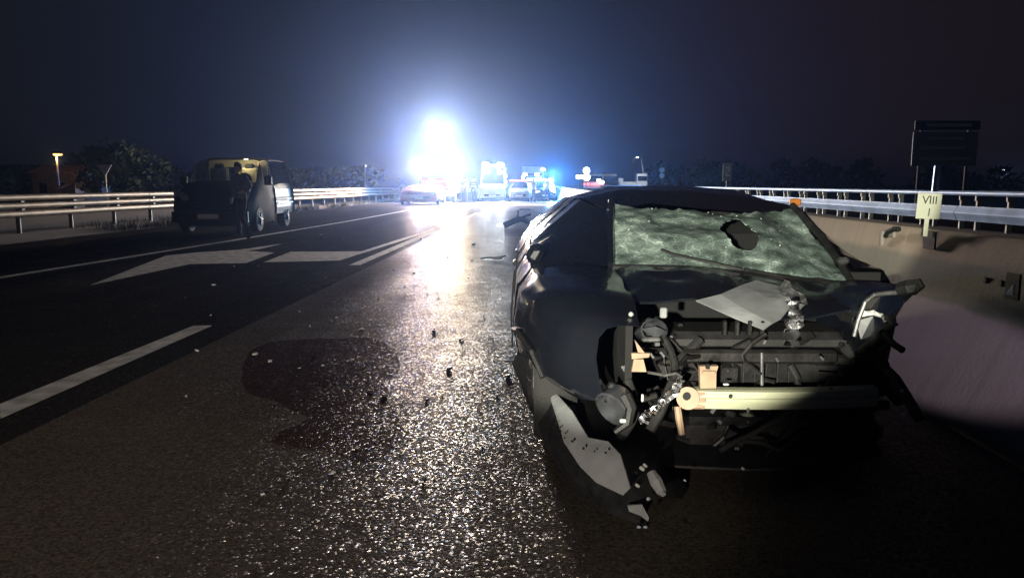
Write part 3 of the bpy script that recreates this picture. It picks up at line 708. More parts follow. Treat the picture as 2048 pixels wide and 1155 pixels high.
# ---------------- floodlit emergency vehicles down the road
ft = thing('fire_truck', 'red fire truck with a raised mast of blinding white floodlights down the road', 'fire truck', (-6.45, 52, 0))
MB().box((0, .95, 1.75), (2.4, 1.8, 2.3), taper=.96, bev=.12).build('cab', M['red_paint'], ft)
MB().box((0, 4.3, 1.85), (2.46, 4.7, 2.5), bev=.06).build('equipment_body', M['red_paint'], ft)
MB().box((0, .02, 2.15), (2.1, .04, .95), bev=.015).build('windscreen', M['glass_dark'], ft)
MB().box((0, -.08, .62), (2.45, .25, .42), bev=.05).build('bumper', M['white_paint'], ft)
for k in range(4): MB().box((0, .015, 1.05 + .13 * k), (1.3, .05, .07), bev=.01).build('grille_bar', M['chrome'], ft)
for sx in (-1, 1):
    MB().box((sx * .95, -.19, .68), (.34, .06, .2), bev=.02).build('headlight', M['white_lamp'], ft)
    for yy in (1.1, 5.2): wheel(ft, (sx * 1.08, yy, .5), .5, .3, sx)
    MB().box((sx * 1.4, .1, 2.2), (.1, .2, .5), bev=.03).build('mirror', M['black_plastic'], ft)
    MB().box((sx * .78, .2, 3.02), (.5, .35, .2), bev=.04).build('blue_beacon', M['blue_lamp'], ft)
    for yy in (2.6, 3.9, 5.2): MB().box((sx * 1.235, yy, 1.9), (.02, 1.15, 1.7), bev=.005).build('roller_shutter', M['galv_dull'], ft)
    # scene lights at the cab's upper corners
    sl = MB().box((sx * 1.25, .1, 2.5), (.35, .16, .3), bev=.03).build('scene_light', M['black_plastic'], ft)
    MB().box((sx * 1.25, .01, 2.5), (.3, .02, .25)).build('lamp_face', M['white_lamp'], sl)
MB().cyl((0, 2.3, 2.8), (0, 2.3, 4.9), .07, .045, 10).build('mast', M['galv_dull'], ft)
MB().box((0, 2.3, 4.92), (1.1, .08, .08)).build('mast_crossbar', M['galv_dull'], ft)
for sx in (-1, 1):
    for z in (4.75, 5.25):
        hd = MB().box((sx * .38, 2.2, z), (.5, .18, .4), bev=.03).build('floodlight', M['black_plastic'], ft)
        MB().box((sx * .38, 2.1, z), (.44, .02, .34)).build('lamp_face', M['white_lamp'], hd)
FL = LIGHT['flood']
def flood(name, loc, p, col, r, parent): return spot(name, loc, (loc[0] + .6, loc[1] - 10, loc[2] - .9), p, col, 140, .5, r, parent)
flood('mast_light', (-.38, 1.9, 5.0), FL * 1.0, (1, .8, .54), .3, ft)
flood('mast_light', (.38, 1.9, 5.1), FL * 1.0, (1, .85, .64), .3, ft)
flood('scene_lamp_light', (-1.25, -.25, 2.5), FL * 1.2, (1, .68, .46), .3, ft)
flood('scene_lamp_light', (1.25, -.25, 2.5), FL * 1.6, (1, .75, .46), .3, ft)
flood('headlamp_light', (.95, -.4, .7), FL * .4, (1, .78, .5), .2, ft)
flood('headlamp_light', (-.95, -.4, .7), FL * .15, (1, .85, .7), .2, ft)
point('beacon_light', (-.8, -.1, 3.3), LIGHT['blue'] * 1.3, (.05, .25, 1), .12, ft)
# low red car in front of the fire truck
far_car('parked_car', 'low dark red car stopped at the foot of the floodlit fire truck', 'car', (-6.75, 45.6, 0), R(0), M['red_paint'], H=1.2, w=1.2)
# ambulance with white work lights
am = far_car('ambulance', 'white ambulance hidden behind its dazzling white lights, right of the fire truck', 'ambulance', (-2.75, 55, 0), 0, M['white_paint'], L=5.4, w=1.02, H=2.55, lit=M['white_lamp'], van=True, bluebar=True)
for sx in (-1, 1):
    MB().box((sx * .55, .95, 2.68), (.4, .16, .2), bev=.03).build('work_lamp', M['white_lamp'], am)
    flood('work_light', (sx * .55, .65, 2.5), FL * .22, (.85, .93, 1), .25, am)
    flood('headlamp_light', (sx * .66, -.2, .85), FL * .28, (.9, .96, 1), .2, am)
far_car('parked_car', 'silver grey car with a red light strip stopped right of the dazzling ambulance', 'car', (-.78, 54.5, 0), 0, M['pale_paint'], H=1.45, w=.8)
rs = thing('warning_lamp', 'thin red warning lamp strip above the silver car right of the ambulance', 'warning lamp', (-.78, 55.6, 1.46))
MB().box((0, 0, .05), (1.5, .12, .08), bev=.02).build('red_strip', M['red_lamp'], rs)
MB().box((.25, 0, .28), (.2, .12, .24), bev=.05).build('lamp', M['pale_lamp'], rs)
pc = far_car('police_car', 'dark car under a brilliant blue beacon near the wrecked car roof', 'police car', (1.15, 56, 0), 0, M['navy'], H=1.5, w=.85, bluebar=True, lit=M['pale_lamp'])
point('beacon_light', (.75, 1.6, 1.95), LIGHT['blue'], (.05, .45, 1), .25, pc)
point('beacon_core', (.55, 1.5, 1.55), LIGHT['blue'] * .6, (.5, .85, 1), .25, pc)
# queue of lorries behind
def lorry(label, loc, w=2.4, H=3.2, paint='white_paint', lamps=(), red=False, L=7):
    t = thing('lorry', label, 'lorry', loc)
    MB().box((0, .9, 1.5), (w, 1.7, 1.9), taper=.94, bev=.1).build('cab', M[paint], t)
    MB().box((0, 1.9 + L / 2, H / 2 + .3), (w + .1, L, H - .6), bev=.03).build('cargo_box', M['white_paint'] if paint != 'white_paint' else M['galv_dull'], t)
    MB().box((0, .05, 1.85), (w * .86, .04, .7)).build('windscreen', M['glass_dark'], t)
    MB().box((0, -.02, .6), (w, .2, .35), bev=.04).build('bumper', M['black_plastic'], t)
    for sx in (-1, 1):
        for yy in (1.1, L): wheel(t, (sx * w * .44, yy, .48), .48, .28, sx)
        MB().box((sx * w * .4, -.12, .7), (.3, .05, .18)).build('headlight', M['lens'], t)
    for q in lamps: MB().box(q[:3], (.5, .1, .26), bev=.06).build('marker_lamp', M['pale_lamp'], t)
    if red:
        for sx in (-1, 0, 1): MB().box((sx * w * .36, -.15, 1.25), (.7, .06, .16)).build('red_lamp', M['red_lamp'], t)
    return t
lorry('lorry with rows of small white marker lamps behind the blue beacon', (.3, 88, 0), 2.5, 3.3, 'navy', [(-.9, -.1, 2.35), (.5, -.1, 2.35), (1.2, -.1, 2.9), (-.4, -.1, 1.75), (.1, -.1, 1.75), (-.3, -.1, 1.2)])
lorry('pale lorry with a row of red lamps just above the wrecked car roof', (7.7, 92, 0), 2.4, 2.7, 'white_paint', [(.6, -.1, 1.7), (1.0, -.1, 1.5)], True)
lorry('grey box lorry with a blue lit edge between the red lamps and the crane truck', (11.9, 112, 0), 2.0, 2.75, 'navy', [])
q_ = thing('warning_sign', 'cluster of round glowing warning lamps on a post above the red lit lorry', 'warning sign', (6.35, 86, 0))
MB().cyl((0, 0, 0), (0, 0, 3.1), .05).build('post', M['galv_dull'], q_)
for (x_, z_, r_) in ((.0, 2.75, .38), (.05, 2.0, .38)): MB().lathe([(r_ * .9, -.03), (r_, 0), (r_ * .9, .03)], (x_, -.1, z_), 'y', 18).build('lamp_disc', M['pale_lamp'], q_)
MB().box((-.75, -.1, 2.05), (.8, .06, .42), bev=.02).build('lamp_panel', M['pale_lamp'], q_)
# people in front of the blue beacon
person('person', 'bystander in pale clothes between the silver car and the blue beacon', (.22, 52, 0), R(40), dict(ell=(-.3, .05, 1.15), wrl=(-.33, -.16, 1.05), hnl=(-.3, -.22, 1.05), anl=(-.2, .2, .12), tol=(-.22, .05, .05)), 1.62, ('hivis', 'cloth_grey'), True)
person('person', 'bystander in pale clothes just left of the blue beacon', (1.18, 52.5, 0), R(-20), dict(anr=(.18, -.15, .1), tor=(.2, -.3, .05)), 1.68, ('hivis', 'cloth_grey'), True)
person('person', 'dark figure standing in front of the dazzling ambulance lights', (-3.85, 51.5, 0), R(10), {}, 1.72, ('cloth_dark', 'cloth_dark'), True)
person('person', 'figure right beside the fire truck in its glare', (-4.5, 53, 0), R(-60), dict(ell=(-.33, -.02, 1.2), wrl=(-.3, -.2, 1.3), hnl=(-.28, -.26, 1.34)), 1.75, ('cloth_grey', 'cloth_dark'), True)

# ---------------- beyond the right guardrail
ct = thing('crane_truck', 'white crane truck with a thin raised boom above the wrecked car roof', 'crane truck', (16.2, 110, 0))
MB().box((0, .9, 1.7), (1.6, 1.7, 2.1), taper=.95, bev=.1).build('cab', M['white_paint'], ct)
MB().box((0, .03, 2.05), (1.3, .04, .7)).build('windscreen', M['glass_dark'], ct)
MB().box((-2.0, 1.2, 1.3), (2.4, 1.6, .55), bev=.04).build('load_bed', M['white_paint'], ct)
MB().box((-3.0, 1.0, 1.65), (.7, .7, .9), bev=.04).build('tool_box', M['white_paint'], ct)
MB().tube([(.25, .5, 2.6), (-.05, .5, 4.4), (-.35, .5, 6.0)], [.13, .1, .07], 8).build('boom', M['galv_dull'], ct)
for xx in (-2.6, -1.4, .5): wheel(ct, (xx, .4, .48), .48, .3, 1)
spot('work_light', (-1.2, -3.5, 3.2), (-1.2, 1, 1.4), 500, (.9, .95, 1), 100, .5, .1, ct)
def round_pair(label, loc):
    t = thing('road_sign', label, 'sign', loc)
    MB().cyl((0, .05, 0), (0, .05, 3.0), .04).build('post', M['galv_dull'], t)
    for z in (2.2, 2.85): MB().lathe([(.28, -.01), (.3, 0), (.28, .01)], (0, 0, z), 'y', 20).build('sign_disc', M['white_paint'], t)
round_pair('two round pale road signs one above the other on a post', (15.2, 88, 0))
sg = thing('road_sign', 'grey rectangular sign with a curved stroke at the start of the visible right guardrail', 'sign', (11.6, 45, 0))
MB().box((0, 0, 1.95), (.52, .03, 1.05), bev=.01).build('sign_panel', M['galv_dull'], sg)
MB().cyl((0, .05, 0), (0, .05, 2.4), .035).build('post', M['galv_dull'], sg)
text_obj('2', .8, M['sign_yellow'], (.02, -.018, 1.95), (R(90), 0, 0), sg, 'painted_mark', sx=.8)
def lamp_post(label, loc, hgt, mat, power, col, arm=.8, cat='street lamp'):
    t = thing('street_lamp', label, cat, loc)
    MB().tube([(0, 0, 0), (0, 0, hgt * .9), (arm * .3, 0, hgt), (arm, 0, hgt + .05)], [.09, .06, .045, .04], 8).build('pole', M['galv_dull'], t)
    MB().box((arm, 0, hgt + .02), (.55, .3, .14), bev=.04).build('lamp_head', M['dark_metal'], t)
    MB().box((arm, -.05, hgt - .09), (.45, .26, .1), bev=.03).build('lamp_glass', mat, t)
    if power: point('lamp_light', (arm, -.1, hgt - .35), power, col, .1, t)
    return t
lamp_post('small distant bluish white street lamp at the far right beyond the guardrail', Vector((107, 175, -.1)), 4.6, M['blue_white'], 350, (.75, .85, 1))
lamp_post('tiny distant white lamp left of the raised crane boom', Vector((20.2, 150, -.1)), 6.6, M['blue_white'], 60, (.8, .9, 1))
# dark direction sign on two posts
ds = thing('direction_sign', 'large unlit direction sign standing in the dark beyond the right guardrail', 'sign', (17.7, 33, -.72))
MB().box((0, 0, 3.45), (2.75, .06, 1.45), bev=.02).build('sign_panel', M['scrape'], ds)
MB().box((.05, 0, 4.44), (2.75, .06, .4), bev=.02).build('header_panel', M['black_plastic'], ds)
for z, x0, w_ in ((4.45, .1, 1.9), (3.9, 0, 1.5), (3.5, -.1, 1.9), (3.05, .05, 2.2)):
    MB().box((x0, -.036, z), (w_, .008, .13)).build('text_band', M['silver_tape'], ds)
for sx in (-1, 1): MB().cyl((sx * 1.0, .08, .6), (sx * 1.0, .08, 4.6), .06).build('post', M['bark'], ds)

# ---------------- beyond the left guardrail
lp = lamp_post('orange street lamp on a thin pole behind the left guardrail', Vector((-27.8, 44, -.1)), 3.15, M['orange_lamp'], 70, (1, .5, .16), .12)
sd_ = thing('low_building', 'low beige building with a pitched roof lit orange beside the street lamp', 'building', (-30, 49, -.1))
mb = MB(); mb.box((0, 0, 1.0), (3.4, 3, 2.0)); mb.build('wall', M['wall_beige'], sd_)
for xx in (-1.0, .2): 
    f_ = MB().box((xx, -1.51, 1.1), (.6, .04, .8)).build('window', M['galv_dull'], sd_); MB().box((xx, -1.535, 1.1), (.48, .02, .68)).build('pane', M['glass_dark'], f_)
mb = MB(); mb.prism([(-1.9, -1.7, 2.0), (1.9, -1.7, 2.0), (1.9, 0, 2.5), (-1.9, 0, 2.5)], (0, 0, .08)); mb.prism([(-1.9, 0, 2.5), (1.9, 0, 2.5), (1.9, 1.7, 2.0), (-1.9, 1.7, 2.0)], (0, 0, .08)); mb.build('roof', M['roof_tile'], sd_)
sh_ = thing('shed', 'small lean-to with a sloped orange lit roof showing just above the left guardrail', 'shed', (-26.4, 42.5, -.1))
MB().box((0, .4, .55), (1.0, .8, 1.1)).build('wall', M['wall_beige'], sh_)
mb = MB(); mb.prism([(-.75, -.1, 1.05), (.55, -.1, 1.5), (.55, .9, 1.5), (-.75, .9, 1.05)], (0, 0, .06)); mb.prism([(-.6, -.12, .9), (.56, -.12, .9), (.56, -.12, 1.48)], (0, .05, 0)); mb.build('roof', M['roof_tile'], sh_)
yl = thing('yield_sign', 'pale downward pointing triangular sign half hidden by dark bushes on the left', 'sign', (-21.3, 37.5, -.1))
MB().prism([(-.38, 0, 2.3), (.38, 0, 2.3), (.06, 0, 1.8), (-.06, 0, 1.8)], (0, .02, 0)).build('sign_panel', M['white_paint'], yl)
MB().cyl((0, .05, 0), (0, .05, 2.2), .03).build('post', M['galv_dull'], yl)

def tree(name, label, loc, hgt, crown_r, crown_z, n=900, leaf=.22, seed=1, cat='tree', group=None, trunk=True):
    rnd = random.Random(seed); t = thing(name, label, cat, loc, 0, group)
    tips = []
    if trunk:
        mb = MB(); mb.tube([(0, 0, 0), (.05, .03, hgt * .3), (-.04, .05, hgt * .6), (0, 0, hgt * .85)], [hgt * .03, hgt * .024, hgt * .015, hgt * .005], 7)
        for k in range(7):
            a_ = rnd.uniform(0, 6.28); z0 = hgt * rnd.uniform(.3, .65); r_ = crown_r * rnd.uniform(.5, .85)
            tip = (math.cos(a_) * r_, math.sin(a_) * r_, z0 + hgt * rnd.uniform(.1, .28)); tips.append(tip)
            mb.tube([(0, 0, z0), (tip[0] * .5, tip[1] * .5, z0 + (tip[2] - z0) * .6), tip], [hgt * .012, hgt * .008, hgt * .003], 5)
        mb.build('trunk', M['bark'], t)
    cl_ = [(rnd.gauss(0, crown_r * .48), rnd.gauss(0, crown_r * .48), crown_z + rnd.gauss(0, (hgt - crown_z) * .42), crown_r * rnd.uniform(.25, .5)) for _ in range(14)]
    mb = MB()
    for k in range(n):
        c_ = rnd.choice(cl_); d = Vector((rnd.gauss(0, 1), rnd.gauss(0, 1), rnd.gauss(0, .8))); d = d.normalized() * c_[3] * rnd.uniform(.45, 1.05)
        p = Vector(c_[:3]) + d
        if p.z < .05: p.z = rnd.uniform(.05, .4)
        u = Vector((rnd.gauss(0, 1), rnd.gauss(0, 1), rnd.gauss(0, 1))).normalized(); v = u.orthogonal().normalized(); s_ = leaf * rnd.uniform(.6, 1.4)
        mb.add([p - u * s_, p + v * s_ * .5, p + u * s_, p - v * s_ * .5], [(0, 1, 2, 3)])
    mb.build('crown' if trunk else 'foliage', M['leaf'], t)
    return t
tree('tree', 'dark rounded tree behind the dark van on the left', (-22.6, 42, -.1), 3.9, 2.0, 2.5, 1400, .2, 3)
tree('bush', 'low dark bush around the pale triangular sign', (-21.8, 39.5, -.1), 2.3, 1.3, 1.1, 900, .16, 5, 'bush', None, False)
tree('bush', 'dark bush at the far left edge behind the guardrail', (-33.5, 46, -.1), 2.4, 2.0, 1.1, 900, .18, 6, 'bush', None, False)
tree('tree', 'dim tree rising beyond the lamp and the low building', (-40, 70, -.1), 5.0, 3.2, 3.2, 1200, .3, 8)
tree('tree', 'dark tree just right of the two round signs beyond the right guardrail', (24, 100, -.1), 5.2, 2.6, 3.0, 1200, .26, 9)
# far wood on the right: reads as one mass
rnd = random.Random(21); mb = MB()
for k in range(46):
    x0 = 30 + k * 4.2 + rnd.uniform(-1.5, 1.5); y0 = 165 + rnd.uniform(-8, 14) - k * .9; hh = 6.2 + 2.2 * noise.noise(Vector((k * .23, 1, 2))) + rnd.uniform(-.7, .8) - (.02 * k)
    for q in range(150):
        d = Vector((rnd.gauss(0, 2.2), rnd.gauss(0, 1.5), 0)); z_ = hh * (rnd.random() ** .75) * max(.2, 1 - .06 * abs(d.x) ** 1.6)
        p = Vector((x0 + d.x, y0 + d.y, z_ - .1)); u = Vector((rnd.gauss(0, 1), rnd.gauss(0, 1), rnd.gauss(0, 1))).normalized(); v = u.orthogonal().normalized(); s_ = rnd.uniform(.45, .95)
        mb.add([p - u * s_, p + v * s_ * .6, p + u * s_, p - v * s_ * .6], [(0, 1, 2, 3)])
tag(mb.build('far_wood', M['leaf']), 'dark line of distant trees along the horizon on the right', 'trees', kind='stuff')
rnd = random.Random(22); mb = MB()
for k in range(26):
    x0 = -34 - k * 5 + rnd.uniform(-1.5, 1.5); y0 = 150 + rnd.uniform(-8, 14); hh = 4.6 + 1.6 * noise.noise(Vector((k * .3, 5, 2)))
    for q in range(120):
        d = Vector((rnd.gauss(0, 2.4), rnd.gauss(0, 1.5), 0)); z_ = hh * (rnd.random() ** .75)
        p = Vector((x0 + d.x, y0 + d.y, z_ - .1)); u = Vector((rnd.gauss(0, 1), rnd.gauss(0, 1), rnd.gauss(0, 1))).normalized(); v = u.orthogonal().normalized(); s_ = rnd.uniform(.45, .95)
        mb.add([p - u * s_, p + v * s_ * .6, p + u * s_, p - v * s_ * .6], [(0, 1, 2, 3)])
tag(mb.build('far_wood', M['leaf']), 'dark line of distant trees along the horizon on the left', 'trees', kind='stuff')
# grass along the left rail
rnd = random.Random(5); mb = MB()
for k in range(9000):
    y = 20 + 52 * rnd.random() ** 1.1; x = -11.6 + .03 * min(y, 60) - abs(rnd.gauss(0, .9)); 
    if noise.noise(Vector((x * 1.2, y * .5, 0))) < -.1: continue
    h_ = rnd.uniform(.08, .3); a_ = rnd.uniform(0, 6.28); b_ = Vector((math.cos(a_), math.sin(a_), 0)); p = Vector((x, y, -.01)); ln = Vector((rnd.gauss(0, .08), rnd.gauss(0, .08), h_))
    mb.add([p - b_ * .012, p + b_ * .012, p + ln], [(0, 1, 2)])
tag(mb.build('roadside_grass', M['grass']), 'short rough grass growing along the foot of the left guardrail', 'grass', kind='stuff')

# ================================================================== the wrecked car
wk = thing('wrecked_car', 'black wrecked car with a crushed front and a holed green crazed windscreen', 'car', (.98, 4.9, 0))
def wb(mb, name, mat, parent=None, smooth=False): return mb.build(name, mat, parent or wk, smooth=smooth, world=True)
rings = [
 (4.12, [(0, .2), (-.06, .27), (-.095, .5), (-.075, .69), (.0, .79), (.43, .80), (.7, .81), (1.05, .81), (1.4, .80), (1.77, .79), (1.93, .78), (2.0, .68), (2.02, .5), (1.99, .27), (1.93, .2)]),
 (4.72, [(0, .18), (-.07, .26), (-.1, .5), (-.08, .72), (-.01, .84), (.50, 1.085), (.75, 1.125), (1.05, 1.10), (1.4, 1.075), (1.70, 1.085), (1.93, .84), (2.0, .72), (2.02, .5), (1.99, .26), (1.93, .18)]),
 (5.05, [(0, .18), (-.07, .26), (-.1, .5), (-.085, .73), (.0, .87), (.34, 1.155), (.6, 1.205), (1.05, 1.205), (1.42, 1.17), (1.66, 1.12), (1.92, .87), (2.0, .73), (2.02, .5), (1.99, .26), (1.93, .18)]),
 (5.45, [(0, .18), (-.07, .26), (-.1, .5), (-.085, .74), (.01, .89), (.3, 1.16), (.55, 1.23), (1.05, 1.24), (1.45, 1.21), (1.68, 1.14), (1.92, .88), (2.0, .74), (2.02, .5), (1.99, .26), (1.93, .18)]),
 (6.2, [(0, .18), (-.08, .26), (-.11, .5), (-.09, .77), (.0, .92), (.29, 1.13), (.52, 1.2), (1.0, 1.225), (1.42, 1.2), (1.66, 1.13), (1.92, .9), (2.0, .77), (2.02, .5), (1.99, .26), (1.93, .18)]),
 (6.75, [(0, .2), (-.06, .28), (-.09, .52), (-.06, .8), (.03, .93), (.3, 1.04), (.52, 1.08), (1.0, 1.1), (1.42, 1.08), (1.66, 1.04), (1.88, .92), (1.96, .8), (1.99, .52), (1.96, .28), (1.9, .2)]),
 (7.0, [(.1, .3), (.06, .36), (.04, .55), (.08, .78), (.15, .87), (.35, .92), (.55, .94), (1.0, .95), (1.4, .94), (1.6, .92), (1.8, .87), (1.86, .78), (1.88, .55), (1.86, .36), (1.8, .3)]),
]
# denser interpolation along the length
den = []
for a_, b_ in zip(rings, rings[1:]):
    for s_ in range(4):
        t = s_ / 4; den.append((a_[0] * (1 - t) + b_[0] * t, [(p[0] * (1 - t) + q[0] * t, p[1] * (1 - t) + q[1] * t) for p, q in zip(a_[1], b_[1])]))
den.append(rings[-1])
def dent(y, r):
    out = []
    for k, (x, z) in enumerate(r):
        amp = .012 if 5 <= k <= 9 else .008
        nv = noise.noise(Vector((x * 3.1, y * 2.7, z * 3)))
        out.append((x + amp * nv, z + amp * noise.noise(Vector((x * 2.3 + 9, y * 3.3, z)))))
    return out
den = [(y, dent(y, r)) for y, r in den]
ws_ = Shell(den)
skip = {(i, j) for i in range(0, 4) for j in range(5, 9)} | {(i, j) for i in range(5, 11) for j in (4, 9)} | {(i, j) for i in range(13, 17) for j in (4, 9)}
wb(ws_.mesh(skip, cap0=False), 'body_shell', M['black_paint'], smooth=True)
for j in (4, 9):
    wb(ws_.pane(5, 11, j, j + 1, .06), 'side_window', M['glass_dark']); wb(ws_.pane(13, 17, j, j + 1, .06), 'rear_side_window', M['glass_dark'])
# door seams and handles on the left flank
for y in (4.35, 5.35, 6.2):
    mb = MB(); mb.tube([(-.104 + (.004 if y < 6 else -.006), y, .3), (-.108, y, .5), (-.09, y + .02, .74), (-.012, y + .03, .87)], .006, 5); wb(mb, 'door_seam', M['inside'])
for y in (5.15, 6.05): wb(MB().box((-.1, y, .72), (.03, .17, .03), bev=.01), 'door_handle', M['black_plastic'])
# folded mirror dangling at the left flank
mb = MB(); mb.box((0.029, 4.3, 0.857), (.09, .12, .12), Matrix.Rotation(.5, 4, 'Y'), bev=.03); mir = wb(mb, 'mirror', M['black_paint'])
mb = MB(); mb.tube([(-0.005, 4.28, 0.842), (0.017, 4.24, 0.88), (0.057, 4.22, 0.884)], .006, 6); wb(mb, 'mirror_trim', M['chrome'])
# wheels
for (x, y) in ((.12, 3.62), (1.5, 3.72), (.04, 6.25), (1.9, 6.25)): wheel(wk, Vector((x, y, .3)) - wk.location, .3, .2, -1 if x < 1 else 1)
# interior seen through the hole
for x in (.55, 1.4):
    wb(MB().box((x, 5.3, .62), (.5, .16, .7), bev=.06), 'seat', M['inside']); wb(MB().box((x, 5.33, 1.03), (.26, .1, .16), bev=.04), 'headrest', M['inside'])
wb(MB().box((1.05, 4.45, .7), (1.6, .5, .16), bev=.05), 'dashboard', M['inside'])
wb(MB().box((1.0, 4.16, .42), (1.85, .05, .7)), 'firewall', M['inside'])
wb(MB().box((.97, 5.5, .12), (1.86, 2.7, .12)), 'floor_pan', M['inside'])
wb(MB().box((.42, 3.62, .36), (.03, 1.0, .6)), 'inner_wing', M['inside'])
wb(MB().box((1.46, 3.75, .36), (.03, .8, .6)), 'inner_wing', M['inside'])

# ---- windscreen: sheet of crazed glass with a real hole
wl_, wr_ = [], []
def wsp(u, v):
    """u across, v up; points on the sagging windscreen."""
    bl, bm_, br = Vector((0.455, 4.1, 0.816)), Vector((1.125, 4.02, 0.794)), Vector((1.746, 4.1, 0.723))
    tl, tm, tr = Vector((0.514, 4.7, 1.139)), Vector((1.177, 4.7, 1.078)), Vector((1.625, 4.72, 1.109))
    q = lambda a, b, c: a * (1 - u) * (1 - 2 * u) + b * 4 * u * (1 - u) + c * u * (2 * u - 1)
    p = q(bl, bm_, br) * (1 - v) + q(tl, tm, tr) * v
    bulge = .05 * math.sin(math.pi * u) * math.sin(math.pi * v)
    p += Vector((0, -1, .8)) * bulge
    p += Vector((0, -1, .8)) * (.028 * noise.noise(Vector((u * 5, v * 4, 1))) + .009 * noise.noise(Vector((u * 17, v * 12, 4))))
    return p
NU, NV = 112, 52
hu, hv = .545, .52
def rim(ang): return 1 + .09 * noise.noise(Vector((math.cos(ang) * 1.7, math.sin(ang) * 1.7, 6))) + .035 * math.sin(5 * ang + 1)
mb = MB(); vi = {}
def wv(i, j):
    if (i, j) not in vi:
        u, v = i / NU, j / NV; du, dv = (u - hu) / .09, (v - hv) / .25
        r_ = math.hypot(du, dv); a_ = math.atan2(dv, du); k = rim(a_)
        if r_ < 1.12 * k:     # snap the grid to the ragged rim
            r2 = k if r_ >= k * .84 else None
            if r2 is None: vi[(i, j)] = None; return None
            u, v = hu + math.cos(a_) * r2 * .09, hv + math.sin(a_) * r2 * .25
        if v > .9: v -= (v - .9) / .1 * .09 * abs(noise.noise(Vector((u * 14, 3, 2))))
        mb.v.append(tuple(wsp(u, v))); vi[(i, j)] = len(mb.v) - 1
    return vi[(i, j)]
for i in range(NU):
    for j in range(NV):
        q = [wv(i, j), wv(i + 1, j), wv(i + 1, j + 1), wv(i, j + 1)]
        if all(x is not None for x in q): mb.f.append(tuple(q)); mb.mi.append(0)
scr = wb(mb, 'windscreen', M['crazed'], smooth=True)
so = scr.modifiers.new('thickness', 'SOLIDIFY'); so.thickness = .006
# glinting splinters along the breaks
rnd = random.Random(12); mb = MB()
spots = [(.18, .97), (.42, .9), (.44, .86), (.06, .5), (.0, .2), (.46, .55), (.47, .62), (.62, .6), (.75, .55), (.3, .12), (.5, .33), (.2, .1), (.7, .3), (.99, .06), (.45, .25)]
for (u, v) in spots + [(rnd.random(), rnd.random() ** .5) for _ in range(8)]:
    if math.hypot((u - hu) / .09, (v - hv) / .25) < 1.1: continue
    p = wsp(u, v) + Vector((0, -.02, .01)); s_ = rnd.uniform(.003, .009)
    d1 = Vector((rnd.gauss(0, 1), rnd.gauss(0, .5), rnd.gauss(0, .5))).normalized() * s_; d2 = d1.orthogonal().normalized() * s_ * .6
    mb.prism([p - d1, p + d2, p + d1 * .8, p - d2], d1.cross(d2).normalized() * .004)
wb(mb, 'glass_splinters', M['shard'])['kind'] = 'stuff'
# A pillars, header, wipers
mb = MB(); mb.tube([Vector((1.617, 4.7, 1.122)), Vector((1.703, 4.45, 0.953)), Vector((1.727, 4.2, 0.817)), Vector((1.737, 4.06, 0.728))], [.02, .024, .022, .018], 8); wb(mb, 'windscreen_pillar', M['black_plastic'])
mb = MB(); mb.tube([(0.5, 4.68, 1.146), (0.468, 4.38, 0.985), (0.44, 4.06, 0.815)], [.02, .02, .02], 8); wb(mb, 'windscreen_pillar', M['black_paint'])
mb = MB(); mb.box((1.722, 4.15, 0.833), (.06, .05, .04), bev=.012); wb(mb, 'pillar_clip', M['mid_metal'])
def wiper(pts): mb = MB(); mb.tube(pts, .008, 6); return wb(mb, 'wiper', M['black_plastic'])
wiper([(0.72, 4.13, 0.894), (0.778, 4.1, 0.872), (0.959, 4, 0.839), (1.116, 3.97, 0.805)])
wiper([(1.132, 3.97, 0.805), (1.325, 3.98, 0.77), (1.438, 4, 0.754)])
mb = MB(); mb.tube([(0.451, 4.06, 0.804), (0.799, 3.99, 0.807), (1.114, 3.98, 0.782), (1.439, 4, 0.738), (1.73, 4.06, 0.715)], .018, 6); wb(mb, 'cowl_edge', M['black_plastic'])

# ---- left front wing and the wheel arch
fr = [
 (4.14, [(0, .2), (-.06, .27), (-.1, .5), (-.08, .69), (.0, .79), (.26, .815), (.44, .80)]),
 (3.85, [(.0, .34), (-.07, .40), (-.095, .55), (-.06, .71), (.02, .79), (.26, .80), (.44, .785)]),
 (3.55, [(.05, .40), (-.035, .45), (-.05, .58), (-.005, .72), (.08, .775), (.28, .785), (.44, .765)]),
 (3.3, [(.1, .36), (.03, .42), (.02, .56), (.06, .69), (.14, .745), (.3, .755), (.44, .735)]),
 (3.12, [(.2, .34), (.13, .42), (.13, .55), (.16, .66), (.22, .71), (.33, .72), (.44, .70)]),
 (3.03, [(.3, .35), (.27, .43), (.265, .54), (.28, .63), (.31, .67), (.36, .68), (.44, .67)]),
]
rws = []
for a_, b_ in zip(fr, fr[1:] + [None]):
    if b_ is None: rws.append([(p[0], a_[0], p[1]) for p in a_[1]]); break
    for s_ in range(3):
        t = s_ / 3; rws.append([(p[0] * (1 - t) + q[0] * t, a_[0] * (1 - t) + b_[0] * t, p[1] * (1 - t) + q[1] * t) for p, q in zip(a_[1], b_[1])])
def ridge(p, f): return 1 - 2 * abs(noise.noise(Vector(p) * f))
rws = [[(x + .014 * noise.noise(Vector((x * 4, y * 4, z * 4))) + .012 * ridge((x, y, z + 3), 3.4), y + .012 * noise.noise(Vector((y * 5, z * 5, 3))), z + .012 * noise.noise(Vector((z * 4, x * 5, y * 4)))) for x, y, z in r] for r in rws]
mb = MB(); mb.grid(rws, .01, (1, .2, -.2)); wb(mb, 'front_wing', M['black_paint'], smooth=True)
mb = MB(); mb.tube([(-.06, 4.05, .42), (-.085, 3.85, .5), (-.06, 3.55, .55), (.01, 3.32, .5), (.06, 3.25, .4)], .014, 6); wb(mb, 'arch_lip', M['black_plastic'])
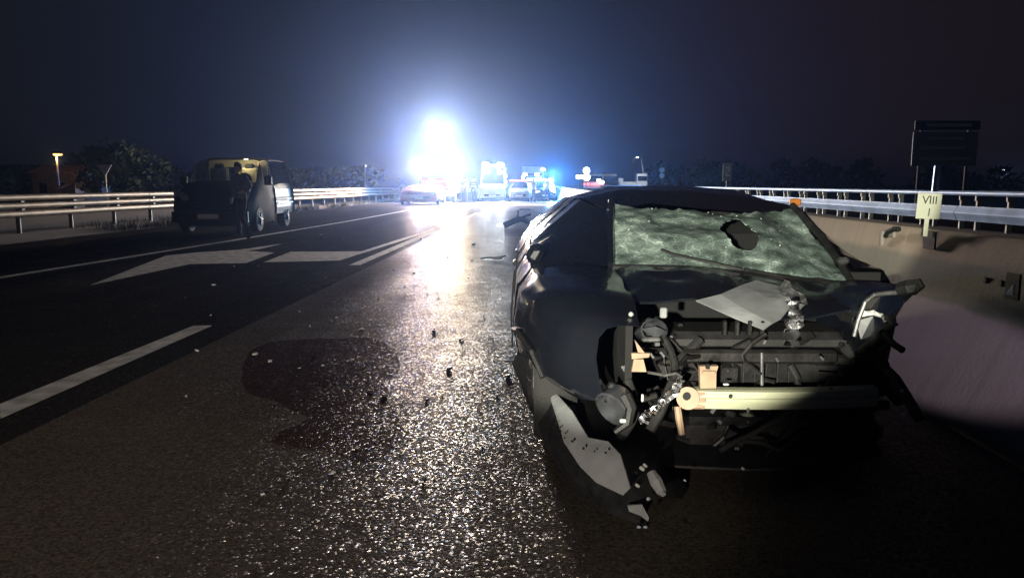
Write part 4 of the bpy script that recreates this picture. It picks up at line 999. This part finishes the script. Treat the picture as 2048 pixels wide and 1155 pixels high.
# ---- torn bumper cover curling forward on the left
lip = [Vector(p) for p in ((-0.081, 4.2, 0.186), (-0.002, 3.7, 0.123), (0.106, 3.2, 0.035), (0.216, 2.9, -0.019), (0.328, 2.72, -0.027), (0.441, 2.64, -0.012))]
upp = [Vector(p) for p in ((-0.037, 4.15, 0.35), (0.064, 3.6, 0.306), (0.135, 3.2, 0.265), (0.231, 3, 0.203), (0.354, 2.88, 0.19), (0.454, 2.74, 0.053))]
inn = [p + Vector((.22, .2, -.08)) for p in upp]
rws = []
for k in range(6):
    a_, b_ = lip[k], upp[k]; out = Vector((-.035, -.03, 0))
    rws.append([a_ + Vector((.16, .12, .0)), a_, a_ * .65 + b_ * .35 + out, a_ * .3 + b_ * .7 + out * .6, b_, b_ * .6 + inn[k] * .4 + Vector((0, 0, .01)), inn[k]])
mb = MB(); mb.grid(rws, .006, (.6, .6, -.2)); wb(mb, 'bumper_cover', M['black_plastic'], smooth=True)
# scraped pale patch with clip holes
edL = [(0.059, 3.62, 0.319), (0.091, 3.38, 0.281), (0.118, 3.1, 0.256), (0.143, 2.98, 0.196), (0.2, 2.84, 0.148), (0.257, 2.76, 0.115), (0.348, 2.66, 0.107)]
edR = [(0.071, 3.62, 0.324), (0.113, 3.36, 0.306), (0.18, 3.08, 0.298), (0.238, 2.94, 0.232), (0.309, 2.84, 0.251), (0.347, 2.76, 0.228), (0.372, 2.65, 0.142)]
rws = []
for a_, b_ in zip(edL, edR):
    a_, b_ = Vector(a_), Vector(b_); rws.append([a_, a_ * .66 + b_ * .34 + Vector((-.008, -.012, 0)), a_ * .33 + b_ * .67 + Vector((-.006, -.012, 0)), b_])
mb = MB(); mb.grid(rws, .006, (.6, .6, -.2)); pt_ = wb(mb, 'scraped_patch', M['scrape'], smooth=True)
for (px_) in ((0.124, 3.05, 0.263), (0.141, 3.04, 0.249), (0.16, 3, 0.237), (0.132, 3.03, 0.226), (0.143, 2.98, 0.213), (0.186, 2.95, 0.22), (0.225, 2.87, 0.219), (0.265, 2.83, 0.222), (0.303, 2.78, 0.236)):
    p = Vector(px_) + Vector((-.012, -.03, .003)); mb = MB(); hr_ = random.Random(px_[0]).uniform(.0035, .0075); mb.lathe([(hr_ * .6, -.004), (hr_, 0), (hr_ * .6, .004)], p, 'y', 7); wb(mb, 'clip_hole', M['inside'], pt_)
# bits hanging inside the torn corner
mb = MB(); mb.grid([[(0.368, 2.68, 0.059), (0.419, 2.66, 0.072), (0.441, 2.63, 0.036)], [(0.372, 2.66, 0.045), (0.408, 2.63, 0.043), (0.437, 2.62, 0.025)]], .008, (.2, 1, 0)); wb(mb, 'broken_flap', M['scrape'])
mb = MB(); a_, b_ = Vector((0.473, 2.8, 0.142)), Vector((0.507, 2.74, 0.086)); mb.tube([a_, (a_ + b_) / 2, b_], [.018, .026, .02], 8); mb.tube([b_, b_ + Vector((.004, -.012, -.004))], [.014, .01], 8); wb(mb, 'washer_nozzle', M['scrape'])
for p_, s_ in (((0.416, 2.76, 0.105), .012), ((0.441, 2.82, 0.15), .014), ((0.42, 2.83, 0.127), .01), ((0.456, 2.84, 0.154), .012), ((0.601, 2.78, 0.119), .007), ((0.833, 2.82, 0.153), .009)):
    mb = MB(); mb.box(p_, (s_ * 1.6, s_, s_), Matrix.Rotation(.6, 4, 'Y'), bev=s_ * .25); wb(mb, 'broken_clip', M['shard'])
for (p_) in ((0.404, 2.62, 0.001), (0.428, 2.62, 0.001), (0.449, 2.7, 0.077)):
    mb = MB(); mb.lathe([(.003, -.004), (.008, 0), (.003, .004)], p_, 'y', 8); wb(mb, 'blue_glint', M['pale_paint'])  # pale blue bits painted as glints of the blue lights

# ---- bonnet, buckled, with a folded edge painted pale for caught light
hx = [[1232, 1300, 1370, 1440, 1500, 1560, 1622, 1695], [1232, 1300, 1375, 1450, 1512, 1568, 1612, 1705], [1238, 1300, 1382, 1470, 1532, 1570, 1604, 1720], [1246, 1300, 1388, 1462, 1528, 1558, 1588, 1738]]
bonnet = [
 [(0.469, 4.08, 0.802), (0.641, 4, 0.816), (0.823, 3.98, 0.816), (1.006, 3.97, 0.799), (1.165, 3.97, 0.773), (1.327, 3.98, 0.746), (1.498, 4, 0.727), (1.725, 4.06, 0.709)],
 [(0.448, 3.88, 0.766), (0.613, 3.82, 0.79), (0.8, 3.8, 0.79), (0.987, 3.79, 0.779), (1.141, 3.8, 0.768), (1.27, 3.76, 0.743), (1.408, 3.82, 0.71), (1.676, 3.9, 0.699)],
 [(0.438, 3.66, 0.729), (0.583, 3.62, 0.748), (0.777, 3.6, 0.751), (0.947, 3.58, 0.742), (1.118, 3.62, 0.742), (1.199, 3.5, 0.722), (1.318, 3.62, 0.684), (1.62, 3.68, 0.696)],
 [(0.434, 3.46, 0.692), (0.556, 3.44, 0.71), (0.753, 3.42, 0.721), (0.909, 3.36, 0.66), (1.038, 3.28, 0.618), (1.131, 3.38, 0.639), (1.236, 3.46, 0.625), (1.568, 3.46, 0.678)],
]
mb = MB()
def sub2(rows):
    out = []
    for r in rows:
        q = []
        for a_, b_ in zip(r, r[1:]): q += [Vector(a_), (Vector(a_) + Vector(b_)) / 2]
        out.append(q + [Vector(r[-1])])
    o2 = []
    for a_, b_ in zip(out, out[1:]): o2 += [a_, [(p + q) / 2 for p, q in zip(a_, b_)]]
    return o2 + [out[-1]]
bb_ = sub2(sub2(bonnet)); mb.grid([[p + Vector((0, .012 * noise.noise(p * 7), .022 * ridge(p + Vector((4, 0, 0)), 4.5) - .008)) for p in r] for r in bb_], .012, (0, .3, -1))
bon = wb(mb, 'bonnet', M['black_paint'], smooth=True)
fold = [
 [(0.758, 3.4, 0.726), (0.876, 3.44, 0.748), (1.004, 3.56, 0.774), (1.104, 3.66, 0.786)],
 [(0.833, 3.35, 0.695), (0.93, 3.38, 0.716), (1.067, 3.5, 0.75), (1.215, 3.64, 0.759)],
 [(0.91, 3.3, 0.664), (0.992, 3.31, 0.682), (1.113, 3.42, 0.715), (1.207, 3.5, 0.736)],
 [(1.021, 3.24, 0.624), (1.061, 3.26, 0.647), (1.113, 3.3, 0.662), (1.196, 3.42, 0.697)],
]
mb = MB(); mb.grid(sub2(fold), .006, (0, .5, -1)); wb(mb, 'folded_corner', M['lit_facet_paint'], bon)
def crumple(name, pts, wid, seg, amp, seed, mat, parent=None):
    rnd = random.Random(seed); P = [Vector(p) for p in pts]; path = []
    for a_, b_ in zip(P, P[1:]):
        for s_ in range(seg): path.append(a_.lerp(b_, s_ / seg))
    path.append(P[-1]); rws = []
    for i, p in enumerate(path):
        d = (path[min(i + 1, len(path) - 1)] - path[max(0, i - 1)]).normalized(); sd = d.cross(Vector((0, -1, .2))).normalized()
        rws.append([p + sd * wid * (q - 1.5) / 1.5 * rnd.uniform(.7, 1.2) + Vector((0, -1, .3)) * rnd.uniform(-amp, amp) for q in range(4)])
    mb = MB(); mb.grid(rws, .004, (0, 1, 0)); return wb(mb, name, mat, parent)
crumple('crumpled_edge', [(1.203, 3.42, 0.743), (1.202, 3.36, 0.693), (1.184, 3.34, 0.646), (1.176, 3.32, 0.586), (1.159, 3.3, 0.531)], .036, 3, .022, 3, M['foil'], bon)
crumple('crumpled_edge', [(1.168, 3.5, 0.783), (1.218, 3.44, 0.756), (1.25, 3.42, 0.697)], .03, 3, .02, 5, M['mid_metal'], bon)
# ---- right front wing: black, torn, with the empty lamp frame
rwg = [
 [(1.546, 4, 0.717), (1.66, 3.9, 0.757), (1.675, 3.6, 0.786), (1.623, 3.3, 0.816), (1.603, 3.1, 0.83)],
 [(1.472, 3.8, 0.692), (1.576, 3.72, 0.745), (1.584, 3.44, 0.778), (1.545, 3.18, 0.797), (1.539, 3.04, 0.793)],
 [(1.391, 3.6, 0.6), (1.475, 3.5, 0.666), (1.455, 3.32, 0.651), (1.395, 3.2, 0.585), (1.38, 3.14, 0.555)],
 [(1.347, 3.5, 0.474), (1.375, 3.4, 0.52), (1.372, 3.24, 0.532), (1.366, 3.16, 0.515), (1.366, 3.12, 0.507)],
]
mb = MB(); mb.grid(sub2(rwg), .012, (-.3, .6, -.5)); rw2 = wb(mb, 'front_wing', M['black_paint'], smooth=True)
mb = MB(); mb.tube([(1.536, 3.12, 0.818), (1.556, 3.08, 0.832), (1.578, 3.06, 0.839), (1.585, 3.05, 0.828)], [.03, .035, .035, .02], 7); wb(mb, 'wing_tip', M['black_plastic'], rw2)
lf = MB(); lf.tube([(1.359, 3.12, 0.619), (1.372, 3.12, 0.687), (1.396, 3.12, 0.763), (1.431, 3.12, 0.795), (1.488, 3.12, 0.802), (1.537, 3.12, 0.806)], .01, 8); lfo = wb(lf, 'headlamp_frame', M['mid_metal'])
mb = MB(); mb.grid([[(1.411, 3.2, 0.673), (1.467, 3.2, 0.69), (1.525, 3.2, 0.682)], [(1.4, 3.18, 0.644), (1.446, 3.18, 0.644), (1.496, 3.18, 0.664)], [(1.407, 3.16, 0.598), (1.419, 3.16, 0.602), (1.427, 3.16, 0.611)]], .006, (0, 1, 0)); wb(mb, 'lamp_reflector', M['scrape'], lfo)
crumple('lamp_edge', [(1.404, 3.16, 0.708), (1.441, 3.14, 0.716), (1.496, 3.14, 0.697)], .012, 4, .008, 9, M['white_plastic'], lfo)
mb = MB(); mb.grid([[(1.48, 3.3, 0.744), (1.55, 3.3, 0.762), (1.626, 3.3, 0.763), (1.654, 3.3, 0.745)], [(1.456, 3.28, 0.636), (1.506, 3.28, 0.636), (1.573, 3.28, 0.645), (1.577, 3.26, 0.64)], [(1.453, 3.3, 0.474), (1.504, 3.3, 0.474), (1.566, 3.28, 0.488), (1.566, 3.26, 0.484)], [(1.438, 3.3, 0.29), (1.505, 3.3, 0.29), (1.566, 3.25, 0.351), (1.57, 3.22, 0.337)]], .02, (0, 1, 0)); wb(mb, 'torn_liner', M['black_plastic'])
for pts, r_ in (([(1.483, 3.1, 0.7), (1.491, 3.05, 0.684), (1.479, 3.1, 0.666)], .016), ([(1.473, 3.1, 0.632), (1.483, 3.02, 0.603), (1.496, 2.98, 0.591)], .014), ([(1.461, 3.1, 0.513), (1.473, 3.06, 0.493), (1.472, 2.98, 0.476), (1.48, 2.9, 0.428), (1.5, 2.82, 0.356)], .022), ([(1.46, 3.15, 0.553), (1.484, 3.12, 0.495), (1.502, 3.12, 0.409), (1.519, 3.02, 0.373)], .03)):
    mb = MB(); mb.tube(pts, r_, 7); wb(mb, 'torn_strip', M['black_plastic'])
mb = MB(); mb.box((1.444, 2.82, 0.362), (.02, .012, .042), Matrix.Rotation(-.6, 4, 'Y'), bev=.004); wb(mb, 'lamp_fragment', M['white_plastic'])
mb = MB(); mb.box((1.468, 2.9, 0.44), (.012, .01, .03), Matrix.Rotation(-.5, 4, 'Y'), bev=.003); wb(mb, 'lamp_fragment', M['shard'])
# ---- engine bay
bay = []
wb(MB().box((0.997, 3.2, 0.513), (.66, .05, .06), bev=.012), 'radiator_support', M['dark_metal'])
wb(MB().box((1.371, 3.22, 0.492), (.34, .05, .05), Matrix.Rotation(.05, 4, 'Y'), bev=.012), 'radiator_support', M['black_plastic'])
wb(MB().box((1.024, 3.45, 0.55), (.8, .3, .09), bev=.03), 'intake_box', M['black_plastic'])
for k, x in enumerate((1448, 1476, 1500, 1524)): wb(MB().box(((0.86, 3.28, 0.584)[0] + .055 * k, 3.28, .62), (.02, .03, .07), bev=.005), 'intake_rib', M['dark_metal'])
wb(MB().box((0.886, 3.34, 0.41), (.13, .16, .13), bev=.03), 'engine_block', M['dark_metal'])
wb(MB().box((1.054, 3.3, 0.414), (.42, .04, .2), bev=.008), 'radiator', M['dark_metal'])
for k in range(7): wb(MB().box(((0.848, 3.275, 0.403)[0] + .05 * k, 3.272, .42), (.006, .012, .18)), 'radiator_fin', M['black_plastic'])
wb(MB().box((1.385, 3.4, 0.355), (.35, .3, .3), bev=.04), 'battery_tray', M['black_plastic'])
wb(MB().box((1.11, 3.3, 0.171), (.9, .2, .12), bev=.03), 'subframe', M['black_plastic'])
wb(MB().box((0.785, 3.35, 0.128), (.25, .3, .2), bev=.05), 'gearbox', M['dark_metal'])
mb = MB(); mb.cyl((0.992, 3.16, 0.537), (0.987, 3.12, 0.383), .008); wb(mb, 'radiator_strut', M['mid_metal'])
for pts, r_ in (([(0.524, 3.3, 0.651), (0.609, 3.2, 0.537), (0.614, 3.1, 0.43)], .018), ([(0.748, 3.25, 0.571), (0.653, 3.2, 0.493), (0.575, 3.1, 0.343), (0.506, 3.05, 0.227)], .022), ([(1.128, 3.2, 0.473), (1.159, 3.15, 0.354), (1.116, 3.1, 0.237)], .016),
                ([(0.789, 3, 0.16), (0.924, 3.05, 0.209), (1.046, 3.05, 0.275), (1.142, 3.1, 0.347)], .012), ([(1.191, 3.1, 0.216), (1.052, 3.05, 0.144), (0.883, 3.05, 0.187)], .01), ([(0.414, 3.1, 0.429), (0.442, 3.05, 0.292), (0.375, 3, 0.2)], .02)):
    mb = MB(); mb.tube(sum([[Vector(a_), (Vector(a_) + Vector(b_)) / 2 + Vector((.008, 0, .01))] for a_, b_ in zip(pts, pts[1:])], []) + [Vector(pts[-1])], r_, 8); wb(mb, 'hose', M['rubber'], smooth=True)
rnd = random.Random(31); mb = MB()
for k in range(70):
    x_, y_, z_ = rnd.uniform(.5, 1.6), rnd.uniform(3.12, 3.6), rnd.uniform(.16, .6)
    if k % 3 == 0: mb.box((x_, y_, z_), (rnd.uniform(.02, .12), rnd.uniform(.02, .08), rnd.uniform(.02, .09)), Matrix.Rotation(rnd.uniform(-.6, .6), 4, 'Y'), bev=.006)
    else:
        p0 = Vector((x_, y_, z_)); pts = [p0]
        d_ = Vector((rnd.gauss(0, 1), rnd.gauss(0, .4), rnd.gauss(0, 1))).normalized() * .06
        for q in range(4): d_ = d_ + Vector((rnd.gauss(0, .025), rnd.gauss(0, .02), rnd.gauss(0, .025) - .008)); pts.append(pts[-1] + d_)
        mb.tube([Vector((min(1.66, max(.46, p.x)), max(3.06, p.y), max(.08, min(.64, p.z)))) for p in pts], rnd.choice((.004, .006, .01, .014)), 6)
wb(mb, 'engine_clutter', M['dark_metal'])['kind'] = 'stuff'
rnd = random.Random(32); mb = MB()
for k in range(26):
    p = Vector((rnd.uniform(.4, 1.5), rnd.uniform(3.0, 3.15), rnd.uniform(.12, .62))); s_ = rnd.uniform(.004, .014)
    mb.box(p, (s_ * rnd.uniform(1, 3), s_, s_), Matrix.Rotation(rnd.uniform(-1.2, 1.2), 4, 'Y'))
wb(mb, 'broken_fittings', M['mid_metal'])['kind'] = 'stuff'
# left lamp remains and tan brackets
mb = MB(); c_ = Vector((0.514, 3.16, 0.628)); mb.lathe([(.02, .06), (.052, .03), (.062, -.03), (.055, -.032), (.044, .012), (.01, .022)], (0, 0, 0), 'y', 16); mb.v = [tuple(c_ + Matrix.Rotation(.5, 3, 'Z') @ Matrix.Rotation(-.35, 3, 'X') @ Vector((p[0] * 1.15, p[1], p[2] * .8))) for p in mb.v]; mb.prism([c_ + Vector(q) for q in ((-.05, -.05, .02), (.01, -.07, .035), (.06, -.04, .01), (.02, -.055, -.02))], (0, .004, 0)); wb(mb, 'headlamp_bowl', M['smoky_lens'], smooth=True)
wb(MB().box((0.565, 3.14, 0.712), (.03, .02, .045), bev=.005), 'relay_box', M['scrape'])
wb(MB().box((0.423, 3.1, 0.712), (.02, .02, .02), bev=.006), 'broken_clip', M['shard'])
wb(MB().box((0.509, 3.1, 0.606), (.08, .03, .02), bev=.006), 'lamp_bracket', M['mid_metal'])
mb = MB(); mb.prism([(0.436, 3.06, 0.61), (0.45, 3.06, 0.559), (0.479, 3.06, 0.555), (0.453, 3.06, 0.589)], (0, .02, 0)); mb.prism([(0.422, 3.05, 0.557), (0.498, 3.05, 0.557), (0.494, 3.05, 0.54), (0.424, 3.05, 0.532)], (0, .02, 0)); mb.prism([(0.434, 3.06, 0.529), (0.473, 3.06, 0.529), (0.487, 3.06, 0.476), (0.425, 3.06, 0.476)], (0, .02, 0)); wb(mb, 'tan_bracket', M['tan'])
mb = MB(); c_ = Vector((0.36, 3, 0.358)); mb.lathe([(.025, .07), (.06, .04), (.078, -.04), (.07, -.044), (.05, .012), (.012, .024)], (0, 0, 0), 'y', 18); mb.v = [tuple(c_ + Matrix.Rotation(-.7, 3, 'Z') @ Matrix.Rotation(.5, 3, 'X') @ Vector((p[0], p[1], p[2] * 1.15))) for p in mb.v]; mb.box(c_ + Vector((.01, .02, .05)), (.1, .05, .03), Matrix.Rotation(.5, 4, 'Y'), bev=.006); wb(mb, 'fog_lamp', M['smoky_lens'], smooth=True)
mb = MB(); mb.tube([(0.384, 2.94, 0.409), (0.407, 2.92, 0.363), (0.396, 2.92, 0.301), (0.345, 2.92, 0.261)], [.028, .024, .02, .014], 8); wb(mb, 'air_duct', M['black_plastic'], smooth=True)
wb(MB().box((0.373, 2.9, 0.316), (.026, .016, .016), bev=.004), 'broken_clip', M['shard'])
crumple('chrome_strip', [(0.615, 2.96, 0.471), (0.582, 2.93, 0.434), (0.522, 2.9, 0.389), (0.473, 2.88, 0.35), (0.431, 2.86, 0.327)], .018, 4, .016, 14, M['foil'])
mb = MB(); mb.tube([(0.49, 3.04, 0.479), (0.553, 3, 0.477), (0.594, 2.98, 0.491), (0.614, 2.96, 0.48)], .006, 6); wb(mb, 'loose_wire', M['mid_metal'])
mb = MB(); mb.tube([(0.604, 2.98, 0.353), (0.61, 2.97, 0.305), (0.622, 2.96, 0.241)], [.014, .015, .013], 8); wb(mb, 'hanging_bolt', M['tan'])
wb(MB().box((0.456, 2.95, 0.396), (.01, .01, .032), bev=.003), 'broken_clip', M['white_plastic'])
# bumper beam
a_, b_ = Vector((0.678, 3, 0.381)), Vector((1.43, 3.04, 0.383))
mb = MB()
pr = [(.0, .04), (-.02, .036), (-.025, .012), (-.018, .004), (-.018, -.004), (-.025, -.012), (-.02, -.036), (.0, -.04), (.04, -.04), (.04, .04)]
rws = []
for k in range(9):
    t = k / 8; c_ = a_.lerp(b_, t) + Vector((0, -.03 * math.sin(math.pi * t), 0)); rws.append([c_ + Vector((0, y, z)) for y, z in pr] + [c_ + Vector((0, pr[0][0], pr[0][1]))])
mb.grid(rws); bmo = wb(mb, 'bumper_beam', M['beam'])
mb = MB(); mb.cyl(Vector((0.643, 2.97, 0.39)), Vector((0.658, 3.04, 0.369)), .046, n=20); mb.box(Vector((0.692, 3.005, 0.38)), (.06, .06, .078), bev=.008); wb(mb, 'beam_end_plate', M['tan'], bmo)
mb = MB(); mb.cyl(Vector((0.634, 2.955, 0.402)), Vector((0.641, 2.99, 0.392)), .016, n=12); wb(mb, 'bolt_hole', M['inside'], bmo)
mb = MB(); mb.cyl(Vector((0.809, 2.95, 0.405)), Vector((0.816, 2.975, 0.398)), .008, n=10); wb(mb, 'bolt_hole', M['inside'], bmo)
mb = MB(); mb.prism([(0.69, 2.99, 0.518), (0.766, 2.99, 0.519), (0.759, 2.99, 0.494), (0.76, 2.99, 0.427), (0.697, 2.99, 0.426)], (0, .03, 0)); mb.box(Vector((0.725, 2.975, 0.497)), (.05, .008, .012)); wb(mb, 'tan_bracket', M['tan'], bmo)
mb = MB(); mb.box(Vector((0.72, 2.98, 0.521)), (.012, .02, .02)); wb(mb, 'bracket_notch', M['inside'], bmo)
mb = MB(); mb.lathe([(.012, -.008), (.03, 0), (.012, .008)], Vector((0.884, 2.97, 0.324)), 'z', 12); mb.cyl(Vector((0.887, 2.97, 0.352)), Vector((0.888, 2.97, 0.316)), .006); wb(mb, 'horn', M['mid_metal'])
wb(MB().box((0.802, 3, 0.441), (.024, .012, .008), bev=.003), 'broken_clip', M['white_plastic'])
# lower splash panel, dark
mb = MB(); mb.grid([[(.45, 3.0, .1), (.9, 2.98, .09), (1.3, 3.0, .1), (1.5, 3.1, .12)], [(.42, 3.5, .15), (.9, 3.5, .14), (1.3, 3.5, .14), (1.6, 3.5, .16)]], .01, (0, 0, -1)); wb(mb, 'splash_panel', M['black_plastic'])
# roof aerial and rear lamps (seen from aside)
for x in (.12, 1.8): wb(MB().box((x, 6.93, .76), (.2, .1, .16), bev=.03), 'tail_lamp', M['red_paint'])
wb(MB().box((1.0, 7.03, .52), (1.4, .08, .24), bev=.04), 'rear_bumper', M['black_plastic'])

# ================================================================== things lying on the road
lump = thing('bumper_debris', 'dark torn bumper piece lying on the lit road left of the wrecked car', 'debris', (-.35, 21.8, 0), R(20))
mb = MB(); mb.grid([[(-.42, -.1, .02), (-.2, -.12, .12), (.05, -.1, .2), (.3, -.02, .12), (.45, .1, .03)], [(-.44, .05, .15), (-.2, .05, .24), (.02, .05, .33), (.24, .1, .3), (.4, .16, .2)], [(-.3, .2, .1), (-.1, .22, .2), (.05, .22, .26), (.2, .24, .2), (.36, .26, .1)]], .03, (0, .3, -1)); mb.build('torn_cover', M['black_plastic'], lump, smooth=True)
mb = MB(); mb.tube([(0, .05, .3), (.02, .04, .42), (.0, .04, .5)], .025, 6); mb.tube([(.1, .1, .26), (.3, .1, .34), (.42, .08, .37)], .04, 6); mb.build('bracket', M['dark_metal'], lump)
strip = thing('trim_strip', 'thin pale trim strip lying bent on the road beyond the wrecked car flank', 'debris', (-0.625, 12.473, 0), R(10))
mb = MB(); mb.tube([(-.2, 0, .02), (-.05, .03, .035), (.1, .05, .03), (.24, .12, .05)], .014, 6); mb.tube([(-.02, -.06, .02), (.16, -.02, .02)], .012, 6); mb.build('strip', M['white_plastic'], strip)
plank = thing('metal_bar', 'flat dark bar lying across the bright road near the silver car', 'debris', (-.25, 36, 0), R(0))
MB().box((0, 0, .05), (.55, .12, .08), bev=.02).build('bar', M['black_plastic'], plank)
rnd = random.Random(77)
frag = [(494,716,1.2,0),(524,731,1.1,0),(615,722,1.4,1),(585,745,.9,0),(718,662,1.1,0),(610,657,.8,0),(610,673,.7,1),(655,645,.7,0),(373,709,1.2,0),(356,599,1.2,1),(416,573,1.1,0),(735,460,1.4,0),(841,478,1.4,0),(946,489,1.4,0),
        (345,806,.7,0),(895,746,1.7,1),(733,793,1.5,1),(762,803,1.4,1),(850,810,1.3,1),(864,668,1.5,1),(920,683,1.3,1),(648,970,1.2,0),(551,989,1.2,1),(497,1020,.9,0),(840,985,1.4,1),(1015,760,1.6,1),(700,915,.6,0),(965,910,1.0,1),(640,574,1.2,1),(655,572,1.2,1),(560,575,1.4,1),
        (985,680,.9,1),(590,626,.7,0),(640,470,1.2,0),(685,478,1.0,0)]
for k in range(46): frag.append((rnd.uniform(330, 1000), 368 + 1875 / rnd.uniform(3.2, 13), rnd.uniform(.4, .9), 1 if k % 2 == 0 else 0))
for (px, py, s_, dk) in frag:
    t = 1.25 * 1500 / (py - 368); x = (px - 1060) / 1500 * t; y = t * 1.0
    mb = MB(); k = s_ * ((.008 + .0016 * t) if dk else (.0075 + .0018 * t))
    mb.prism([Vector((rnd.uniform(.5, 1.2) * k * math.cos(a_), rnd.uniform(.4, .9) * k * math.sin(a_), 0)) for a_ in (0, 1.1, 2.2, 3.3, 4.3, 5.3)], (rnd.uniform(-.2, .2) * k, 0, k * rnd.uniform(.3, .7)))
    o = mb.build('plastic_fragment' if dk else 'glass_fragment', M['black_plastic'] if dk else M['white_plastic'], None, loc=(x, y, .002))
    o.rotation_euler = (rnd.uniform(-.3, .3), rnd.uniform(-.3, .3), rnd.uniform(0, 6))
    if dk: tag(o, 'small dark broken plastic fragment scattered on the asphalt', 'debris', 'dark fragments scattered on the road')
    else: tag(o, 'small pale broken fragment glinting on the asphalt', 'debris', 'pale fragments scattered on the road')

# ================================================================== night haze
mb = MB(); mb.box((0, 640, 10), (1340, 1440, 22.4))
hz = mb.build('haze', bpy.data.materials.new('haze')); hm_ = hz.data.materials[0]; hm_.use_nodes = True
hn = hm_.node_tree.nodes; hn.remove(hn['Principled BSDF'])
pv = hn.new('ShaderNodeVolumePrincipled'); pv.inputs['Color'].default_value = (.33, .51, 1, 1); pv.inputs['Density'].default_value = HAZE_DENSITY; pv.inputs['Anisotropy'].default_value = HAZE_G
hm_.node_tree.links.new(pv.outputs[0], hn['Material Output'].inputs['Volume'])
tag(hz, kind='stuff', label='thin pale night haze glowing round the floodlights', cat='haze')
